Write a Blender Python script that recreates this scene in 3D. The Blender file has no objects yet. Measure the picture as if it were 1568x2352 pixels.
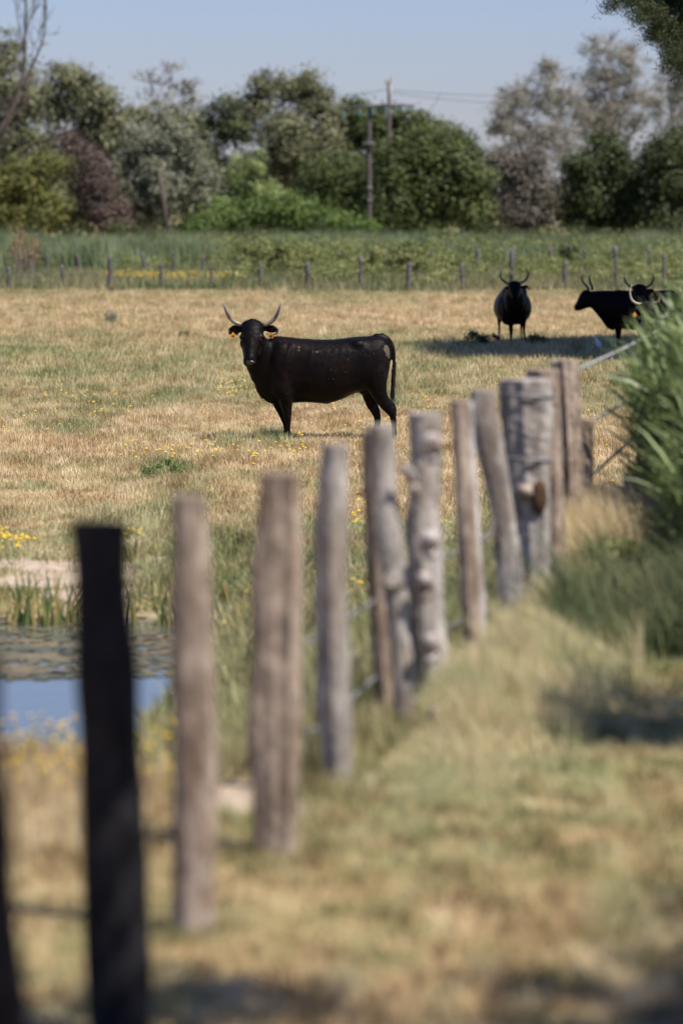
import bpy, math, random
import numpy as np
from mathutils import Vector

# ---------------------------------------------------------------- camera, sky, sun
SC = bpy.context.scene
COL = SC.collection
F = 8700.0                       # focal length in the units of a 1568 x 2352 picture
HZ = 460.0
TH = math.atan((1176 - HZ) / F)
CH = 3.05
cam_d = bpy.data.cameras.new('camera'); cam = bpy.data.objects.new('camera', cam_d); COL.objects.link(cam)
cam.location = (0, 0, CH); cam.rotation_euler = (math.pi / 2 - TH, 0, 0)
cam_d.sensor_fit = 'VERTICAL'; cam_d.sensor_height = 36; cam_d.lens = F / 2352 * 36
cam_d.clip_start = 0.5; cam_d.clip_end = 8000
cam_d.dof.use_dof = True; cam_d.dof.focus_distance = 47.6; cam_d.dof.aperture_fstop = 1.8
SC.camera = cam
SUN_EL = 57.0
sdir = Vector((0.80, -0.60, 0)).normalized() * math.cos(math.radians(SUN_EL)); sdir.z = math.sin(math.radians(SUN_EL))
W = bpy.data.worlds.new('World'); SC.world = W; W.use_nodes = True
wn = W.node_tree; bg = wn.nodes['Background']
sky = wn.nodes.new('ShaderNodeTexSky'); sky.sky_type = 'NISHITA'; sky.sun_disc = False
sky.sun_elevation = math.radians(SUN_EL); sky.sun_rotation = math.atan2(sdir.x, sdir.y)
sky.air_density = 1.25; sky.dust_density = 0.25; sky.ozone_density = 3.5
tint = wn.nodes.new('ShaderNodeMix'); tint.data_type = 'RGBA'; tint.blend_type = 'MULTIPLY'; tint.inputs[0].default_value = 1
tint.inputs[7].default_value = (.83, .92, 1.46, 1)      # the clear, slightly violet blue of this sky
wn.links.new(sky.outputs[0], tint.inputs[6]); wn.links.new(tint.outputs[2], bg.inputs[0]); bg.inputs[1].default_value = 0.05
sl = bpy.data.lights.new('sun', 'SUN'); so = bpy.data.objects.new('sun', sl); COL.objects.link(so)
sl.energy = 4.8; sl.angle = math.radians(0.53); sl.color = (1.0, 0.94, 0.86)
so.rotation_euler = (-sdir).to_track_quat('-Z', 'Y').to_euler()
SC.view_settings.view_transform = 'Standard'; SC.view_settings.look = 'None'
SC.view_settings.exposure = 0.75; SC.view_settings.gamma = 1.0; SC.view_settings.use_curve_mapping = False
SC.render.engine = 'CYCLES'
SC.cycles.use_denoising = True
SC.cycles.max_bounces = 6; SC.cycles.transparent_max_bounces = 6; SC.cycles.caustics_reflective = False

RG = np.random.default_rng(7)
random.seed(7)

# ---------------------------------------------------------------- helpers
def PX(px, py, d):
    """world point on the ray of a picture pixel at forward distance d"""
    a = (px - 784) / F; b = -(py - 1176) / F
    t = d / (math.cos(TH) + b * math.sin(TH))
    return np.array([a * t, d, CH + t * (-math.sin(TH) + b * math.cos(TH))])

def vnoise(x, y, s, seed=0):
    x = np.asarray(x, float) / s + seed * 17.3; y = np.asarray(y, float) / s + seed * 9.1
    xi = np.floor(x).astype(np.int64); yi = np.floor(y).astype(np.int64); fx = x - xi; fy = y - yi
    fx = fx * fx * (3 - 2 * fx); fy = fy * fy * (3 - 2 * fy)
    def h(a, b):
        n = (a * 374761393 + b * 668265263 + seed * 1442695041) & 0xffffffff
        n = ((n ^ (n >> 13)) * 1274126177) & 0xffffffff
        return ((n ^ (n >> 16)) & 0xffff) / 65535.0
    return (h(xi, yi) * (1 - fx) + h(xi + 1, yi) * fx) * (1 - fy) + (h(xi, yi + 1) * (1 - fx) + h(xi + 1, yi + 1) * fx) * fy

def sm(a, b, x):
    t = np.clip((np.asarray(x, float) - a) / (b - a), 0, 1); return t * t * (3 - 2 * t)

def fence_x(y): return -0.745 + (np.asarray(y, float) - 11.7) * 0.181

def pond_mask(x, y):
    x = np.asarray(x, float); y = np.asarray(y, float)
    wob = (vnoise(x, y, 0.7, 3) - .5) * 0.5
    return sm(18.6, 19.9, y + wob * 1.5) * (1 - sm(28.6, 29.5, y + wob * 1.2)) * (1 - sm(-.35, .25, x + wob + np.interp(y, [19, 24, 26, 29], [1.35, 1.25, .85, .75])))

def gz(x, y):
    x = np.asarray(x, float); y = np.asarray(y, float)
    left = sm(-1.5, -0.35, x - fence_x(y))
    wob = (vnoise(x, y, 1.3, 5) - .5) * 1.2
    nearm = 1 - sm(15.9, 18.9, y + wob * .7)
    bank = 0.6 * np.maximum(nearm, left * (1 - sm(26, 33, y)))
    z = bank - 0.5 * pond_mask(x, y)
    z = z + 0.10 * sm(29.6, 30.6, y) * (1 - sm(31.0, 35, y)) * (1 - sm(-0.6, 0.2, x))
    z = z + (vnoise(x, y, 1.1, 1) - .5) * 0.05 + (vnoise(x, y, 9, 2) - .5) * 0.08 * sm(30, 45, y)
    return z

def obj(name, V, Fc, mat=None, parent=None, base=None, smooth=False, attrs=None):
    """V (n,3) array, Fc list of faces or (m,k) int array -> ONE mesh object"""
    V = np.asarray(V, float)
    if parent is None and base is not None: V = V - np.asarray(base, float)
    me = bpy.data.meshes.new(name)
    if isinstance(Fc, np.ndarray):
        m, k = Fc.shape
        me.vertices.add(len(V)); me.vertices.foreach_set('co', V.astype(np.float32).ravel())
        me.loops.add(m * k); me.loops.foreach_set('vertex_index', Fc.astype(np.int32).ravel())
        me.polygons.add(m); me.polygons.foreach_set('loop_start', np.arange(0, m * k, k, dtype=np.int32))
        try: me.polygons.foreach_set('loop_total', np.full(m, k, dtype=np.int32))
        except Exception: pass
        me.update(calc_edges=True)
    else:
        me.from_pydata([tuple(v) for v in V], [], [tuple(int(i) for i in f) for f in Fc]); me.update()
    if attrs:
        for an, av in attrs.items():
            at = me.attributes.new(an, 'FLOAT', 'POINT'); at.data.foreach_set('value', np.asarray(av, np.float32).ravel())
    if smooth: me.polygons.foreach_set('use_smooth', np.ones(len(me.polygons), dtype=bool))
    if mat: me.materials.append(mat)
    o = bpy.data.objects.new(name, me); COL.objects.link(o)
    if parent is not None: o.parent = parent
    elif base is not None: o.location = tuple(float(c) for c in base)
    return o

def tag(o, label=None, cat=None, group=None, kind=None):
    if label: o['label'] = label
    if cat: o['category'] = cat
    if group: o['group'] = group
    if kind: o['kind'] = kind
    return o

def empty(name, loc, label, cat, group=None, rz=0):
    o = bpy.data.objects.new(name, None); COL.objects.link(o); o.empty_display_size = .2
    o.location = tuple(float(c) for c in loc); o.rotation_euler = (0, 0, rz)
    return tag(o, label, cat, group)

class MB:
    def __init__(s): s.v = []; s.f = []; s.n = 0; s.r = []
    def add(s, V, Fs, r=None):
        V = np.asarray(V, float); s.v.append(V)
        s.f += [tuple(i + s.n for i in f) for f in Fs]; s.n += len(V)
        s.r.append(np.full(len(V), random.random() if r is None else r))
    def rings(s, rings, cap=True):
        n = len(rings[0]); V = np.concatenate(rings); Fs = []
        for i in range(len(rings) - 1):
            for j in range(n):
                k = (j + 1) % n
                Fs.append((i * n + j, i * n + k, (i + 1) * n + k, (i + 1) * n + j))
        if cap:
            Fs.append(tuple(range(n))[::-1]); Fs.append(tuple((len(rings) - 1) * n + j for j in range(n)))
        s.add(V, Fs)
    def tube(s, pts, ra, rb=None, ref=(0, 1, 0), n=10, jit=0, rough=None, power=2.0, cap=True):
        """tapering tube; ra = radius across, rb = radius along ref"""
        P = np.asarray(pts, float); ra = np.broadcast_to(np.asarray(ra, float), (len(P),))
        rb = ra if rb is None else np.broadcast_to(np.asarray(rb, float), (len(P),))
        T = np.gradient(P, axis=0); T /= np.linalg.norm(T, axis=1)[:, None] + 1e-9
        ref = np.asarray(ref, float); an = np.linspace(0, 2 * math.pi, n, endpoint=False)
        ca, sa = np.cos(an), np.sin(an)
        ca = np.sign(ca) * np.abs(ca) ** (2 / power); sa = np.sign(sa) * np.abs(sa) ** (2 / power)
        R = []
        for i in range(len(P)):
            rr = ref if abs(T[i] @ ref) < .95 else np.array([1.0, 0.02, 0.01])
            B = rr - T[i] * (rr @ T[i]); B /= np.linalg.norm(B); A = np.cross(T[i], B)
            k = 1.0
            if rough is not None: k = rough[i % len(rough)]
            elif jit: k = 1 + RG.normal(0, jit, n)
            R.append(P[i] + np.outer(ca * ra[i] * k, A) + np.outer(sa * rb[i] * k, B))
        s.rings(R, cap)
    def loft(s, rows, n=24, power=2.3):
        """rows: centre x, z top, z bottom, half width, y centre ; rings square to x"""
        an = np.linspace(0, 2 * math.pi, n, endpoint=False); ca, sa = np.cos(an), np.sin(an)
        ca = np.sign(ca) * np.abs(ca) ** (2 / power); sa = np.sign(sa) * np.abs(sa) ** (2 / power)
        s.rings([np.stack([np.full(n, x), yc + ca * hw, (zt + zb) / 2 + sa * (zt - zb) / 2], 1) for x, zt, zb, hw, yc in rows])
    def box(s, c, h, rot=0):
        c = np.asarray(c, float); q = np.array([[i, j, k] for k in (-1, 1) for j in (-1, 1) for i in (-1, 1)], float) * np.asarray(h, float)
        cr, sr = math.cos(rot), math.sin(rot); q = np.stack([q[:, 0] * cr - q[:, 2] * sr, q[:, 1], q[:, 0] * sr + q[:, 2] * cr], 1)
        s.add(q + c, [(0, 2, 3, 1), (4, 5, 7, 6), (0, 1, 5, 4), (2, 6, 7, 3), (0, 4, 6, 2), (1, 3, 7, 5)])
    def ell(s, c, r, n=14, m=9):
        R = []
        for i in range(1, m):
            p = math.pi * i / m; an = np.linspace(0, 2 * math.pi, n, endpoint=False)
            R.append(np.stack([c[0] + r[0] * math.sin(p) * np.cos(an), c[1] + r[1] * math.sin(p) * np.sin(an), np.full(n, c[2] - r[2] * math.cos(p))], 1))
        s.rings(R)
    def build(s, name, mat, parent=None, base=None, smooth=True, attrs=True):
        return obj(name, np.concatenate(s.v), s.f, mat, parent, base, smooth, {'rnd': np.concatenate(s.r)} if attrs else None)

def spline(pts, n=24):
    """Catmull-Rom resample of rows of any width"""
    P = np.asarray(pts, float); m = len(P); out = []
    for t in np.linspace(0, m - 1 - 1e-6, n):
        i = int(t); u = t - i
        p0 = P[max(i - 1, 0)]; p1 = P[i]; p2 = P[i + 1]; p3 = P[min(i + 2, m - 1)]
        out.append(.5 * (2 * p1 + (p2 - p0) * u + (2 * p0 - 5 * p1 + 4 * p2 - p3) * u * u + (3 * p1 - p0 - 3 * p2 + p3) * u ** 3))
    return np.array(out)

# ---------------------------------------------------------------- materials
def newmat(name):
    m = bpy.data.materials.new(name); m.use_nodes = True; nt = m.node_tree
    return m, nt, nt.nodes['Principled BSDF'], nt.nodes['Material Output']

def ramp(nt, src, stops):
    r = nt.nodes.new('ShaderNodeValToRGB'); e = r.color_ramp.elements
    while len(e) < len(stops): e.new(.5)
    for i, (p, c) in enumerate(stops): e[i].position = p; e[i].color = (*c, 1)
    nt.links.new(src, r.inputs[0]); return r.outputs[0]

def noise(nt, scale, detail=4, rough=.55, vec=None, dims='3D'):
    n = nt.nodes.new('ShaderNodeTexNoise'); n.inputs['Scale'].default_value = scale; n.inputs['Detail'].default_value = detail
    n.inputs['Roughness'].default_value = rough
    if vec is not None: nt.links.new(vec, n.inputs['Vector'])
    return n.outputs['Fac']

def coords(nt, scale=(1, 1, 1), kind='Position'):
    if kind == 'Position': g = nt.nodes.new('ShaderNodeNewGeometry'); s = g.outputs['Position']
    else: g = nt.nodes.new('ShaderNodeTexCoord'); s = g.outputs[kind]
    mp = nt.nodes.new('ShaderNodeMapping'); mp.inputs['Scale'].default_value = scale; nt.links.new(s, mp.inputs[0]); return mp.outputs[0]

def mixc(nt, f, a, b, mode='MIX'):
    m = nt.nodes.new('ShaderNodeMix'); m.data_type = 'RGBA'; m.blend_type = mode
    for s, v in ((0, f), (6, a), (7, b)):
        if isinstance(v, (int, float)): m.inputs[s].default_value = v
        elif isinstance(v, tuple): m.inputs[s].default_value = (*v, 1)
        else: nt.links.new(v, m.inputs[s])
    return m.outputs[2]

def math_(nt, op, a, b=0.0, clamp=False):
    m = nt.nodes.new('ShaderNodeMath'); m.operation = op; m.use_clamp = clamp
    for i, v in enumerate((a, b)):
        if isinstance(v, (int, float)): m.inputs[i].default_value = v
        else: nt.links.new(v, m.inputs[i])
    return m.outputs[0]

def attr(nt, name):
    a = nt.nodes.new('ShaderNodeAttribute'); a.attribute_name = name; return a.outputs['Fac']

def bump(nt, bs, h, strength=.5, dist=.01):
    b = nt.nodes.new('ShaderNodeBump'); b.inputs['Strength'].default_value = strength; b.inputs['Distance'].default_value = dist
    nt.links.new(h, b.inputs['Height']); nt.links.new(b.outputs[0], bs.inputs['Normal'])

def leafmat(name, stops, trans=.3, rough=.55, spec=.25):
    m, nt, bs, out = newmat(name)
    c = ramp(nt, attr(nt, 'rnd'), stops)
    nt.links.new(c, bs.inputs['Base Color']); bs.inputs['Roughness'].default_value = rough; bs.inputs['Specular IOR Level'].default_value = spec
    t = nt.nodes.new('ShaderNodeBsdfTranslucent'); nt.links.new(c, t.inputs[0])
    mx = nt.nodes.new('ShaderNodeMixShader'); mx.inputs[0].default_value = trans
    nt.links.new(bs.outputs[0], mx.inputs[1]); nt.links.new(t.outputs[0], mx.inputs[2]); nt.links.new(mx.outputs[0], out.inputs[0])
    return m

DRY = [(0, (.20, .12, .062)), (.25, (.39, .26, .13)), (.6, (.61, .47, .27)), (1, (.83, .70, .46))]
GRN = [(0, (.085, .11, .032)), (.45, (.20, .235, .085)), (1, (.45, .45, .24))]

def grassmat(name, dry=DRY, grn=GRN, trans=.3):
    m, nt, bs, out = newmat(name)
    r = attr(nt, 'rnd'); g = attr(nt, 'g')
    c = mixc(nt, g, ramp(nt, r, dry), ramp(nt, r, grn))
    nt.links.new(c, bs.inputs['Base Color']); bs.inputs['Roughness'].default_value = .6; bs.inputs['Specular IOR Level'].default_value = .2
    t = nt.nodes.new('ShaderNodeBsdfTranslucent'); nt.links.new(c, t.inputs[0])
    mx = nt.nodes.new('ShaderNodeMixShader'); mx.inputs[0].default_value = trans
    nt.links.new(bs.outputs[0], mx.inputs[1]); nt.links.new(t.outputs[0], mx.inputs[2]); nt.links.new(mx.outputs[0], out.inputs[0])
    return m
M_GRASS = grassmat('grass_blades')

def groundmat():
    m, nt, bs, out = newmat('ground_soil_and_thatch')
    p = coords(nt, (1, 1, 1))
    n1 = noise(nt, 9, 6, .7, p); n2 = noise(nt, 1.6, 4, .6, p)
    dry = ramp(nt, n1, [(.25, (.22, .15, .08)), (.5, (.38, .27, .145)), (.75, (.52, .39, .22))])
    grn = ramp(nt, n1, [(.25, (.07, .08, .03)), (.5, (.14, .15, .055)), (.75, (.26, .24, .10))])
    g = math_(nt, 'ADD', attr(nt, 'g'), math_(nt, 'MULTIPLY', math_(nt, 'SUBTRACT', n2, .5), .7), True)
    c = mixc(nt, g, dry, grn)
    mud = ramp(nt, n1, [(.3, (.26, .20, .145)), (.7, (.47, .38, .29))])
    c = mixc(nt, attr(nt, 'mud'), c, mud)
    nt.links.new(c, bs.inputs['Base Color']); bs.inputs['Roughness'].default_value = .95; bs.inputs['Specular IOR Level'].default_value = .1
    bump(nt, bs, n1, .6, .04); return m

def woodmat(name, dark, mid, light, seed=0., gr=.30):
    m, nt, bs, out = newmat(name)
    p = coords(nt, (1, 1, .10)); p2 = coords(nt, (1, 1, .45))
    a = noise(nt, 38, 5, .65, p); b = noise(nt, 10 + seed, 4, .7, p2)
    c1 = ramp(nt, a, [(.34, dark), (.47, mid), (.62, light)])
    c2 = ramp(nt, b, [(.38, tuple(x * gr for x in mid)), (.50, mid), (.60, light)])
    c = mixc(nt, .58, c1, c2)
    rem = noise(nt, 5.5 + seed, 5, .75, coords(nt, (1, 1, .3)))
    c = mixc(nt, math_(nt, 'MULTIPLY', ramp(nt, rem, [(.50, (0, 0, 0)), (.60, (1, 1, 1))]), .62), c, (mid[0] * .62, mid[1] * .50, mid[2] * .40))
    nt.links.new(c, bs.inputs['Base Color']); bs.inputs['Roughness'].default_value = .85; bs.inputs['Specular IOR Level'].default_value = .2
    bump(nt, bs, a, .9, .012); return m
M_WOOD = woodmat('weathered_grey_wood', (.10, .086, .073), (.285, .255, .222), (.48, .44, .395))
M_WOODB = woodmat('weathered_brown_wood', (.08, .058, .042), (.24, .185, .14), (.42, .34, .27), 2.)
M_WOODW = woodmat('bleached_branch_wood', (.24, .21, .19), (.46, .42, .39), (.66, .62, .58), 1.)
M_WOODD = woodmat('shade_black_wood', (.005, .005, .006), (.011, .0105, .012), (.022, .020, .022), 3.)  # shade on the two nearest posts painted in as a near-black base colour
M_FARWOOD = woodmat('distant_fence_wood', (.05, .043, .045), (.11, .097, .10), (.18, .16, .165), 1.)
M_BARK = woodmat('bark', (.035, .028, .022), (.10, .08, .065), (.20, .165, .13), 2.)
M_TWIG = woodmat('pale_twig', (.12, .10, .085), (.24, .20, .17), (.38, .33, .29), 2.)

def plain(name, c, rough=.6, spec=.3, metal=0, nscale=20, var=.35, bmp=.2, bd=.005):
    m, nt, bs, out = newmat(name)
    n = noise(nt, nscale, 4, .6, coords(nt, (1, 1, 1), 'Object'))
    cc = ramp(nt, n, [(.3, tuple(x * (1 - var) for x in c)), (.7, tuple(min(1, x * (1 + var)) for x in c))])
    nt.links.new(cc, bs.inputs['Base Color']); bs.inputs['Roughness'].default_value = rough
    bs.inputs['Specular IOR Level'].default_value = spec; bs.inputs['Metallic'].default_value = metal
    bump(nt, bs, n, bmp, bd); return m

def coatmat(name, c1, c2, dirt=True):
    m, nt, bs, out = newmat(name)
    oc = coords(nt, (1, 1, 1), 'Object'); st = coords(nt, (7, 7, 1.2), 'Object')
    hair = noise(nt, 14, 5, .7, st); big = noise(nt, 3.5, 3, .55, oc)
    c = mixc(nt, ramp(nt, big, [(.35, (0, 0, 0)), (.7, (1, 1, 1))]), c1, c2)
    if dirt:
        # pale mud flecks and the khaki dung patch on the rump
        sp = noise(nt, 42, 2, .5, oc); ms = noise(nt, 4, 2, .5, oc)
        fl = math_(nt, 'MULTIPLY', ramp(nt, sp, [(.685, (0, 0, 0)), (.71, (1, 1, 1))]), ramp(nt, ms, [(.50, (0, 0, 0)), (.62, (1, 1, 1))]))
        c = mixc(nt, math_(nt, 'MULTIPLY', fl, .6), c, (.13, .115, .10))
        tc = nt.nodes.new('ShaderNodeTexCoord')
        for (x, y, z, r, k) in ((.765, -.15, 1.15, .055, 1.), (.785, -.14, 1.10, .06, 1.), (.79, -.10, 1.05, .03, .8), (-.115, -.27, 1.122, .030, .9), (.54, -.24, 1.165, .022, .9), (-.345, -.21, 1.18, .026, .6), (-.345, -.22, 1.14, .022, .5)):
            d = nt.nodes.new('ShaderNodeVectorMath'); d.operation = 'DISTANCE'; d.inputs[1].default_value = (x, y, z)
            nt.links.new(tc.outputs['Object'], d.inputs[0])
            dn = math_(nt, 'ADD', math_(nt, 'DIVIDE', d.outputs['Value'], r), math_(nt, 'MULTIPLY', math_(nt, 'SUBTRACT', noise(nt, 30, 4, .7, oc), .5), 1.6))
            f = ramp(nt, dn, [(.75, (k, k, k)), (1.0, (0, 0, 0))])
            c = mixc(nt, f, c, ramp(nt, hair, [(.3, (.045, .038, .026)), (.65, (.12, .10, .07))]))
    nt.links.new(c, bs.inputs['Base Color']); bs.inputs['Specular IOR Level'].default_value = .07 if dirt else .05
    nt.links.new(ramp(nt, hair, [(.3, (.34,) * 3), (.7, (.55,) * 3)]), bs.inputs['Roughness'])
    h = math_(nt, 'ADD', math_(nt, 'MULTIPLY', hair, .35), big)
    bump(nt, bs, h, .32, .03); return m
M_COAT = coatmat('black_coat', (.0026, .0023, .0026), (.0085, .0048, .0036))
M_COATF = coatmat('black_coat_clean', (.004, .0035, .004), (.006, .0045, .004), False)
M_COATG = coatmat('dark_greyish_coat', (.008, .007, .007), (.016, .014, .013), False)  # a slightly lighter, greyer coat than the other two
M_TAIL = leafmat('tail_hair', [(0, (.006, .005, .004)), (1, (.03, .02, .013))], .05, .5, .4)

def hornmat():
    m, nt, bs, out = newmat('horn')
    r = attr(nt, 'u'); n = noise(nt, 40, 4, .6, coords(nt, (1, 1, 1), 'Object'))
    v = math_(nt, 'ADD', r, math_(nt, 'MULTIPLY', math_(nt, 'SUBTRACT', n, .5), .35))
    c = ramp(nt, v, [(0, (.07, .05, .032)), (.12, (.20, .155, .095)), (.38, (.17, .14, .10)), (.55, (.045, .042, .040)), (.8, (.085, .08, .078)), (1, (.30, .27, .245))])
    nt.links.new(c, bs.inputs['Base Color']); bs.inputs['Roughness'].default_value = .38; bump(nt, bs, n, .2, .004); return m
M_HORN = hornmat()
M_DHORN = plain('dark_horn', (.035, .03, .028), .4)
M_PHORN = plain('pale_horn', (.33, .29, .235), .4)
M_TAG = plain('orange_plastic', (.50, .19, .035), .6, .4, 0, 20, .12)
M_INK = plain('black_ink', (.05, .015, .008), .7)
M_EYE = plain('eye', (.006, .005, .005), .08, .8)
M_NOSE = plain('wet_nose', (.010, .009, .010), .28, .6, 0, 60, .4, .5, .004)

# ---------------------------------------------------------------- greenness of the turf (0 straw, 1 green)
def green(x, y):
    x = np.asarray(x, float); y = np.asarray(y, float)
    yy = np.array([5, 14, 17, 20, 24, 29, 31, 34, 38, 42, 47, 52, 57, 63, 72, 82, 90, 105, 124, 150, 200, 400])
    gg = np.array([.34, .38, .55, .62, .75, .80, .70, .48, .26, .12, .10, .14, .50, .60, .56, .50, .24, .08, .45, .85, .9, .9])
    g = np.interp(y + (vnoise(x, y, 4, 11) - .5) * 4, yy, gg)
    n = vnoise(x, y * .45, .8, 4) * .45 + vnoise(x, y * .5, .33, 6) * .35 + vnoise(x, y * .5, 2.6, 8) * .35 - .575
    g = g + n * 1.15
    g = g + (vnoise(x, y, .13, 12) - .5) * 1.0 * (1 - sm(20, 26, y)) + (vnoise(x, y / 2, .3, 13) - .5) * .5 * sm(26, 34, y)
    # lush strip hugging the foot of the fence
    dx = x - fence_x(y)
    g = g + .40 * np.exp(-((dx - .25) / .5) ** 2) * sm(14.5, 17, y) * (1 - sm(27, 31, y)) - .3 * (1 - sm(-1.2, -.3, dx)) * (1 - sm(15, 20, y))
    for (px, py, r) in ((165, 985, .42), (395, 1085, .35), (30, 803, .9), (700, 1235, .5), (525, 1020, .25), (640, 1015, .3)):
        P = PX(px, py, CH * F / (py - HZ)); g = g + .7 * np.exp(-((x - P[0]) ** 2 / r ** 2 + (y - P[1]) ** 2 / (r * 3.0) ** 2))
    return np.clip(g, 0, 1)

def mudf(x, y):
    x = np.asarray(x, float); y = np.asarray(y, float)
    m = .9 * sm(.1, .5, pond_mask(x, y))
    for (X, Y, rx, ry) in ((-2.3, 30.4, .75, .9), (-2.0, 29.4, .5, .35), (-1.55, 31.1, .2, .5), (-.42, 15.5, .17, .5), (-.2, 15.2, .06, .35), (-.15, 31.5, .2, .5)):
        d = ((x - X) / rx) ** 2 + ((y - Y) / ry) ** 2 + (vnoise(x, y, .25, 9) - .5) * 1.4
        m = np.maximum(m, 1 - sm(.4, 1.2, d))
    return m

# ---------------------------------------------------------------- ground: one sheet to the horizon
def axis(parts):
    a = []
    for s, e, st in parts: a += list(np.arange(s, e, st))
    return np.array(a + [parts[-1][1]])
gx = axis([(-3000, -400, 400), (-400, -60, 40), (-60, -12, 4), (-12, -4, .5), (-4, 6, .12), (6, 14, .5), (14, 60, 4), (60, 400, 40), (400, 3000, 400)])
gy = axis([(-60, 4, 8), (4, 8, .5), (8, 36, .15), (36, 60, .4), (60, 130, 1.2), (130, 400, 8), (400, 4000, 300)])
XX, YY = np.meshgrid(gx, gy); ZZ = gz(XX, YY)
nx, ny = len(gx), len(gy)
idx = np.arange(nx * ny).reshape(ny, nx)
Q = np.stack([idx[:-1, :-1], idx[:-1, 1:], idx[1:, 1:], idx[1:, :-1]], -1).reshape(-1, 4)
tag(obj('ground', np.stack([XX.ravel(), YY.ravel(), ZZ.ravel()], 1), Q, groundmat(), smooth=True,
        attrs={'g': green(XX, YY).ravel() * .9, 'mud': mudf(XX, YY).ravel()}), kind='structure')

# pond
def watermat():
    m, nt, bs, out = newmat('pond_water')
    bs.inputs['Base Color'].default_value = (.10, .105, .085, 1); bs.inputs['Roughness'].default_value = .07
    bs.inputs['IOR'].default_value = 1.42; bs.inputs['Specular IOR Level'].default_value = .9
    bump(nt, bs, noise(nt, 5, 3, .5, coords(nt, (1, .6, 1))), .10, .02); return m
WZ = -0.15
tag(obj('water', [(-30, 17.2, WZ), (.4, 17.2, WZ), (.4, 30.5, WZ), (-30, 30.5, WZ)], [(0, 1, 2, 3)], watermat()), kind='structure')

def algae():
    m, nt, bs, out = newmat('algae_scum')
    p = coords(nt, (.35, 1, 1)); n = noise(nt, 3, 5, .65, p); n2 = noise(nt, 14, 4, .6, p)
    c = ramp(nt, n, [(.36, (.045, .05, .022)), (.5, (.115, .10, .046)), (.64, (.25, .15, .07))])
    c = mixc(nt, .4, c, ramp(nt, n2, [(.3, (.04, .05, .022)), (.7, (.16, .145, .08))]))
    nt.links.new(c, bs.inputs['Base Color']); bs.inputs['Roughness'].default_value = .55; bump(nt, bs, n2, .5, .02)
    ax = np.arange(-4.6, .3, .05); ay = np.arange(24.4, 29.6, .06); X, Y = np.meshgrid(ax, ay)
    # floats as ragged rafts: keep the cells where the raft noise is high
    f = vnoise(X * .45, Y, .45, 21) * .30 + vnoise(X * .6, Y, .16, 22) * .27 + RG.uniform(0, 1, X.shape) * .43
    thr = np.interp(Y + (vnoise(X, Y, .8, 23) - .5) * .9, [25.0, 25.5, 26.8, 27.7, 28.4, 29.5], [1.1, .34, .40, .50, .66, .72])
    keep = f > thr
    n_x = len(ax); V = np.stack([X.ravel(), Y.ravel(), np.full(X.size, WZ + .006)], 1); V[:, 2] += vnoise(X, Y, .2, 24).ravel() * .002
    V[:, 0] += RG.normal(0, .03, len(V)); V[:, 1] += RG.normal(0, .035, len(V))
    Fc = [(j * n_x + i, j * n_x + i + 1, (j + 1) * n_x + i + 1, (j + 1) * n_x + i) for j in range(len(ay) - 1) for i in range(n_x - 1) if keep[j, i]]
    tag(obj('algae', V, np.array(Fc), m), 'brown and olive algae scum floating across the far half of the pond', 'algae', kind='stuff')
algae()

# ---------------------------------------------------------------- grass
def blades(name, x, y, h, w, lean, mat, label, cat='grass', rnd=None, g=None, z=None, ldir=None, bend=False):
    n = len(x); z = gz(x, y) if z is None else z
    a = RG.uniform(0, 2 * math.pi, n); la = RG.uniform(0, 2 * math.pi, n) if ldir is None else ldir + RG.normal(0, .6, n)
    dx = np.cos(a) * w / 2; dy = np.sin(a) * w / 2; l = np.abs(RG.normal(0, lean, n)) * h
    lx, ly = np.cos(la) * l, np.sin(la) * l; z = z - .015
    rnd = np.clip(.55 * RG.uniform(0, 1, n) + .75 * vnoise(x, y * .5, .10 if np.median(y) < 26 else .22, 33) - .14, 0, 1) if rnd is None else rnd; g = green(x, y) if g is None else g
    g = np.clip(g + RG.normal(0, .16, n), 0, 1)
    if not bend:
        V = np.stack([np.stack([x - dx, y - dy, z], 1), np.stack([x + dx, y + dy, z], 1), np.stack([x + lx, y + ly, z + h], 1)], 1)
        k = 3; Fc = np.arange(3 * n).reshape(n, 3)
    else:
        V = np.stack([np.stack([x - dx, y - dy, z], 1), np.stack([x + dx, y + dy, z], 1),
                      np.stack([x + dx * .8 + lx * .3, y + dy * .8 + ly * .3, z + h * .6], 1), np.stack([x - dx * .8 + lx * .3, y - dy * .8 + ly * .3, z + h * .6], 1),
                      np.stack([x + lx, y + ly, z + h * .95], 1)], 1); k = 5
        b = np.arange(n)[:, None] * 5
        Fc = np.concatenate([b + [0, 1, 2], b + [0, 2, 3], b + [3, 2, 4]])
    o = obj(name, V.reshape(-1, 3), Fc, mat, attrs={'rnd': np.repeat(rnd, k), 'g': np.repeat(g, k)})
    return tag(o, label, cat, kind='stuff')

def field_pts(d0, d1, n, px0=-60, px1=1640):
    # spread inside the wedge the photo sees, uniform in area
    u = RG.uniform(0, 1, n); d = np.sqrt(d0 ** 2 + u * (d1 ** 2 - d0 ** 2))
    px = RG.uniform(px0, px1, n); return (px - 784) / F * d, d

def clear_of_pond(x, y):
    k = (pond_mask(x, y) < .25) & (RG.uniform(0, 1, len(x)) > mudf(x, y) * .97); return x[k], y[k]

def hvar(x, y): return .55 + .9 * vnoise(x, y / 2, .8, 31)

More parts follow.
